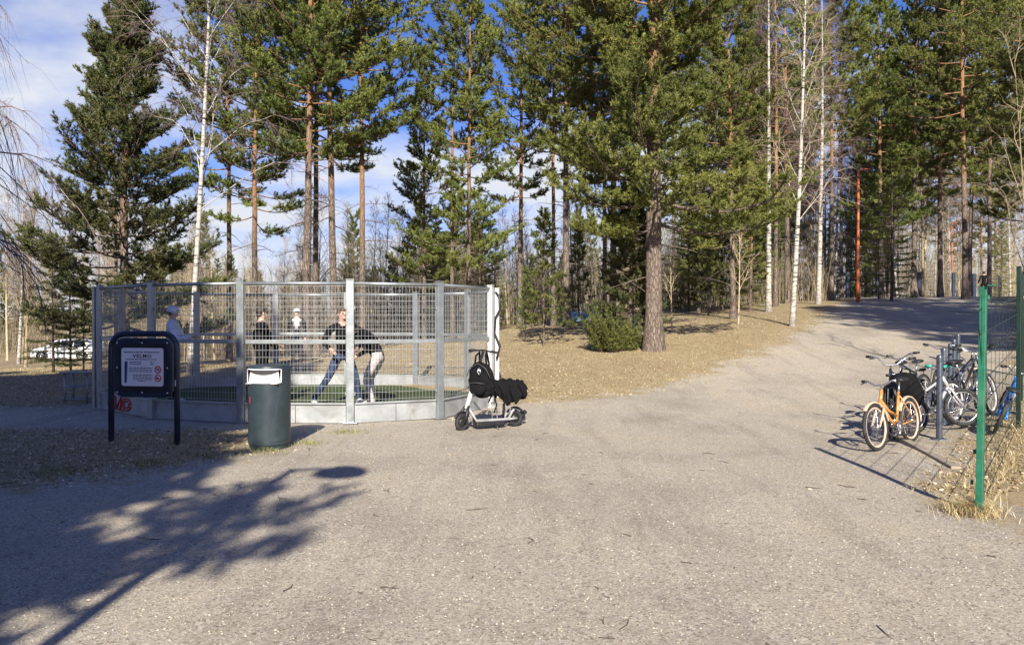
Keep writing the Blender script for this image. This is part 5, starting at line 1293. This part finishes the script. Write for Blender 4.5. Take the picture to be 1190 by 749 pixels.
person('person in pale cap and white hoodie inside the left shaded part of the cage',gx(201,13.2),13.2,ZF,.15,top='white_shirt',legs='fabric_black',cap='white_cap',H=1.72,J=dict(lel=(.10,.24,1.18),lwr=(.30,.18,1.20),rel=(.10,-.24,1.18),rwr=(.30,-.14,1.16)))
person('dark haired person in black jacket standing inside the cage behind the litter bin',gx(304,12.7),12.7,ZF,.6,top='fabric_black',legs='fabric_black',shoes='shoe_dark',H=1.70,wide=1.5,J=dict(lel=(.12,.25,1.16),lwr=(.30,.10,1.10),rel=(.06,-.27,1.15),rwr=(.24,-.14,1.02)))
person('person in black jacket and blue jeans lunging behind the sunlit cage post',gx(396,13.2),13.2,ZF,-1.15,top='fabric_black',legs='jeans',hair='hair_brown',H=1.78,wide=1.12,head_turn=.2,
  J=dict(pel=(-.05,.05,.86),wai=(0,.05,1.03),che=(.08,.02,1.22),nkb=(.12,.0,1.36),nk=(.14,0,1.43),hd=(.18,0,1.55),lsh=(.12,.19,1.33),lel=(.16,.44,1.22),lwr=(.22,.62,1.10),rsh=(.12,-.19,1.32),rel=(.2,-.34,1.08),rwr=(.38,-.24,.96),
   lhi=(-.05,.14,.82),lkn=(.10,.24,.46),lan=(.02,.32,.09),rhi=(-.05,-.04,.82),rkn=(.16,-.24,.48),ran=(-.02,-.46,.09)))
person('person in black top and pale trousers bending forward inside the cage',gx(432,12.75),12.75,ZF,2.9,top='fabric_black',legs='beige_trousers',hair='hair_dark',H=1.70,wide=1.15,
  J=dict(pel=(-.12,0,.88),wai=(-.04,0,1.02),che=(.10,0,1.16),nkb=(.25,0,1.26),nk=(.31,0,1.27),hd=(.40,0,1.30),lsh=(.22,.18,1.24),lel=(-.02,.30,1.22),lwr=(.15,.22,1.05),rsh=(.22,-.18,1.22),rel=(.22,-.26,.98),rwr=(.38,-.16,.86),
   lhi=(-.12,.10,.84),lkn=(.05,.15,.48),lan=(-.10,.16,.09),rhi=(-.12,-.10,.84),rkn=(.08,-.12,.48),ran=(.05,-.14,.09)))
person('onlooker in pale cap with dark jacket open over white shirt behind the cage',gx(345,21),21,z1(gx(345,21),21),-1.4,top='fabric_black',legs='jeans',cap='white_cap',vneck='shoe_white',H=1.72)
X,Y=gx(1143,50),50.
person('person in dark clothes walking along the far end of the path',X,Y,z1(X,Y),1.4,top='fabric_black',legs='fabric_black',shoes='shoe_dark',H=1.75,wide=1.15,J=dict(lel=(-.1,.32,1.16),lwr=(-.05,.36,.93),rel=(.05,-.32,1.14),rwr=(.12,-.36,.92),lkn=(.12,.10,.50),lan=(.10,.10,.09),rkn=(-.08,-.10,.50),ran=(-.25,-.10,.13)))

# ------------------------------------------------------------------ light, sky, camera
EL=30.0; AZ=0.5
sun=bpy.data.lights.new('sun','SUN'); sun.energy=5.0; sun.angle=radians(.53); sun.color=(1,.93,.82)
so=link('sun',sun); so.rotation_euler=(radians(90-EL),0,radians(AZ))
w=bpy.data.worlds.new('World'); S.world=w; w.use_nodes=True; t=w.node_tree; t.nodes.clear()
o=t.nodes.new('ShaderNodeOutputWorld'); bg_=t.nodes.new('ShaderNodeBackground'); sk=t.nodes.new('ShaderNodeTexSky'); sk.sky_type='NISHITA'; sk.sun_disc=False
sk.sun_elevation=radians(EL); sk.sun_rotation=radians(180-AZ); sk.air_density=1.0; sk.dust_density=.6; sk.ozone_density=2.0; sk.altitude=0
tc=t.nodes.new('ShaderNodeTexCoord'); sp=t.nodes.new('ShaderNodeSeparateXYZ'); t.links.new(tc.outputs['Generated'],sp.inputs[0])
def mth(op,a,b=None):
    x=t.nodes.new('ShaderNodeMath'); x.operation=op
    for i,v in enumerate((a,b)):
        if v is None: continue
        if isinstance(v,(int,float)): x.inputs[i].default_value=v
        else: t.links.new(v,x.inputs[i])
    return x.outputs[0]
zz=mth('ADD',mth('MAXIMUM',sp.outputs['Z'],0.0),.22); cb_=t.nodes.new('ShaderNodeCombineXYZ')
t.links.new(mth('DIVIDE',sp.outputs['X'],zz),cb_.inputs[0]); t.links.new(mth('DIVIDE',sp.outputs['Y'],zz),cb_.inputs[1])
nz=t.nodes.new('ShaderNodeTexNoise'); nz.inputs['Scale'].default_value=1.5; nz.inputs['Detail'].default_value=8; nz.inputs['Roughness'].default_value=.55; nz.inputs['Distortion'].default_value=.3
mp=t.nodes.new('ShaderNodeMapping'); mp.inputs['Location'].default_value=(3.1,1.4,0); t.links.new(cb_.outputs[0],mp.inputs[0]); t.links.new(mp.outputs[0],nz.inputs['Vector'])
low=mth('MULTIPLY',mth('SUBTRACT',.34,sp.outputs['Z']),.75)
rp=t.nodes.new('ShaderNodeValToRGB'); rp.color_ramp.elements[0].position=.50; rp.color_ramp.elements[1].position=.72; t.links.new(mth('ADD',nz.outputs['Fac'],low),rp.inputs[0])
mx=t.nodes.new('ShaderNodeMix'); mx.data_type='RGBA'; t.links.new(mth('MULTIPLY',rp.outputs[0],mth('MINIMUM',mth('MAXIMUM',mth('ADD',mth('MULTIPLY',sp.outputs['Y'],2.0),.15),.12),1.0)),mx.inputs[0]); hs=t.nodes.new('ShaderNodeHueSaturation'); hs.inputs['Saturation'].default_value=1.25; t.links.new(sk.outputs[0],hs.inputs['Color']); hm=t.nodes.new('ShaderNodeMix'); hm.data_type='RGBA'; hm.blend_type='MULTIPLY'; hm.inputs[0].default_value=1; hm.inputs[7].default_value=(1.16,1.08,1.66,1); t.links.new(hs.outputs[0],hm.inputs[6]); t.links.new(hm.outputs[2],mx.inputs[6]); mx.inputs[7].default_value=(8.6,9.0,9.9,1)
t.links.new(mx.outputs[2],bg_.inputs[0]); bg_.inputs[1].default_value=.05; t.links.new(bg_.outputs[0],o.inputs[0])

cam=bpy.data.cameras.new('camera'); co_=link('camera',cam); co_.location=(0,0,EYE); co_.rotation_euler=(radians(90)-math.atan2(374.5-HY,FPX),0,0)
cam.sensor_width=36; cam.lens=36*FPX/1190; cam.clip_end=3000; cam.clip_start=.05; S.camera=co_
S.view_settings.view_transform='Standard'; S.view_settings.look='None'; S.view_settings.exposure=.88; S.view_settings.gamma=1
S.render.resolution_x=1024; S.render.resolution_y=644
S.cycles.max_bounces=5; S.cycles.diffuse_bounces=2; S.cycles.transmission_bounces=3; S.cycles.use_denoising=True
try: S.cycles.denoiser='OPENIMAGEDENOISE'
except Exception: pass
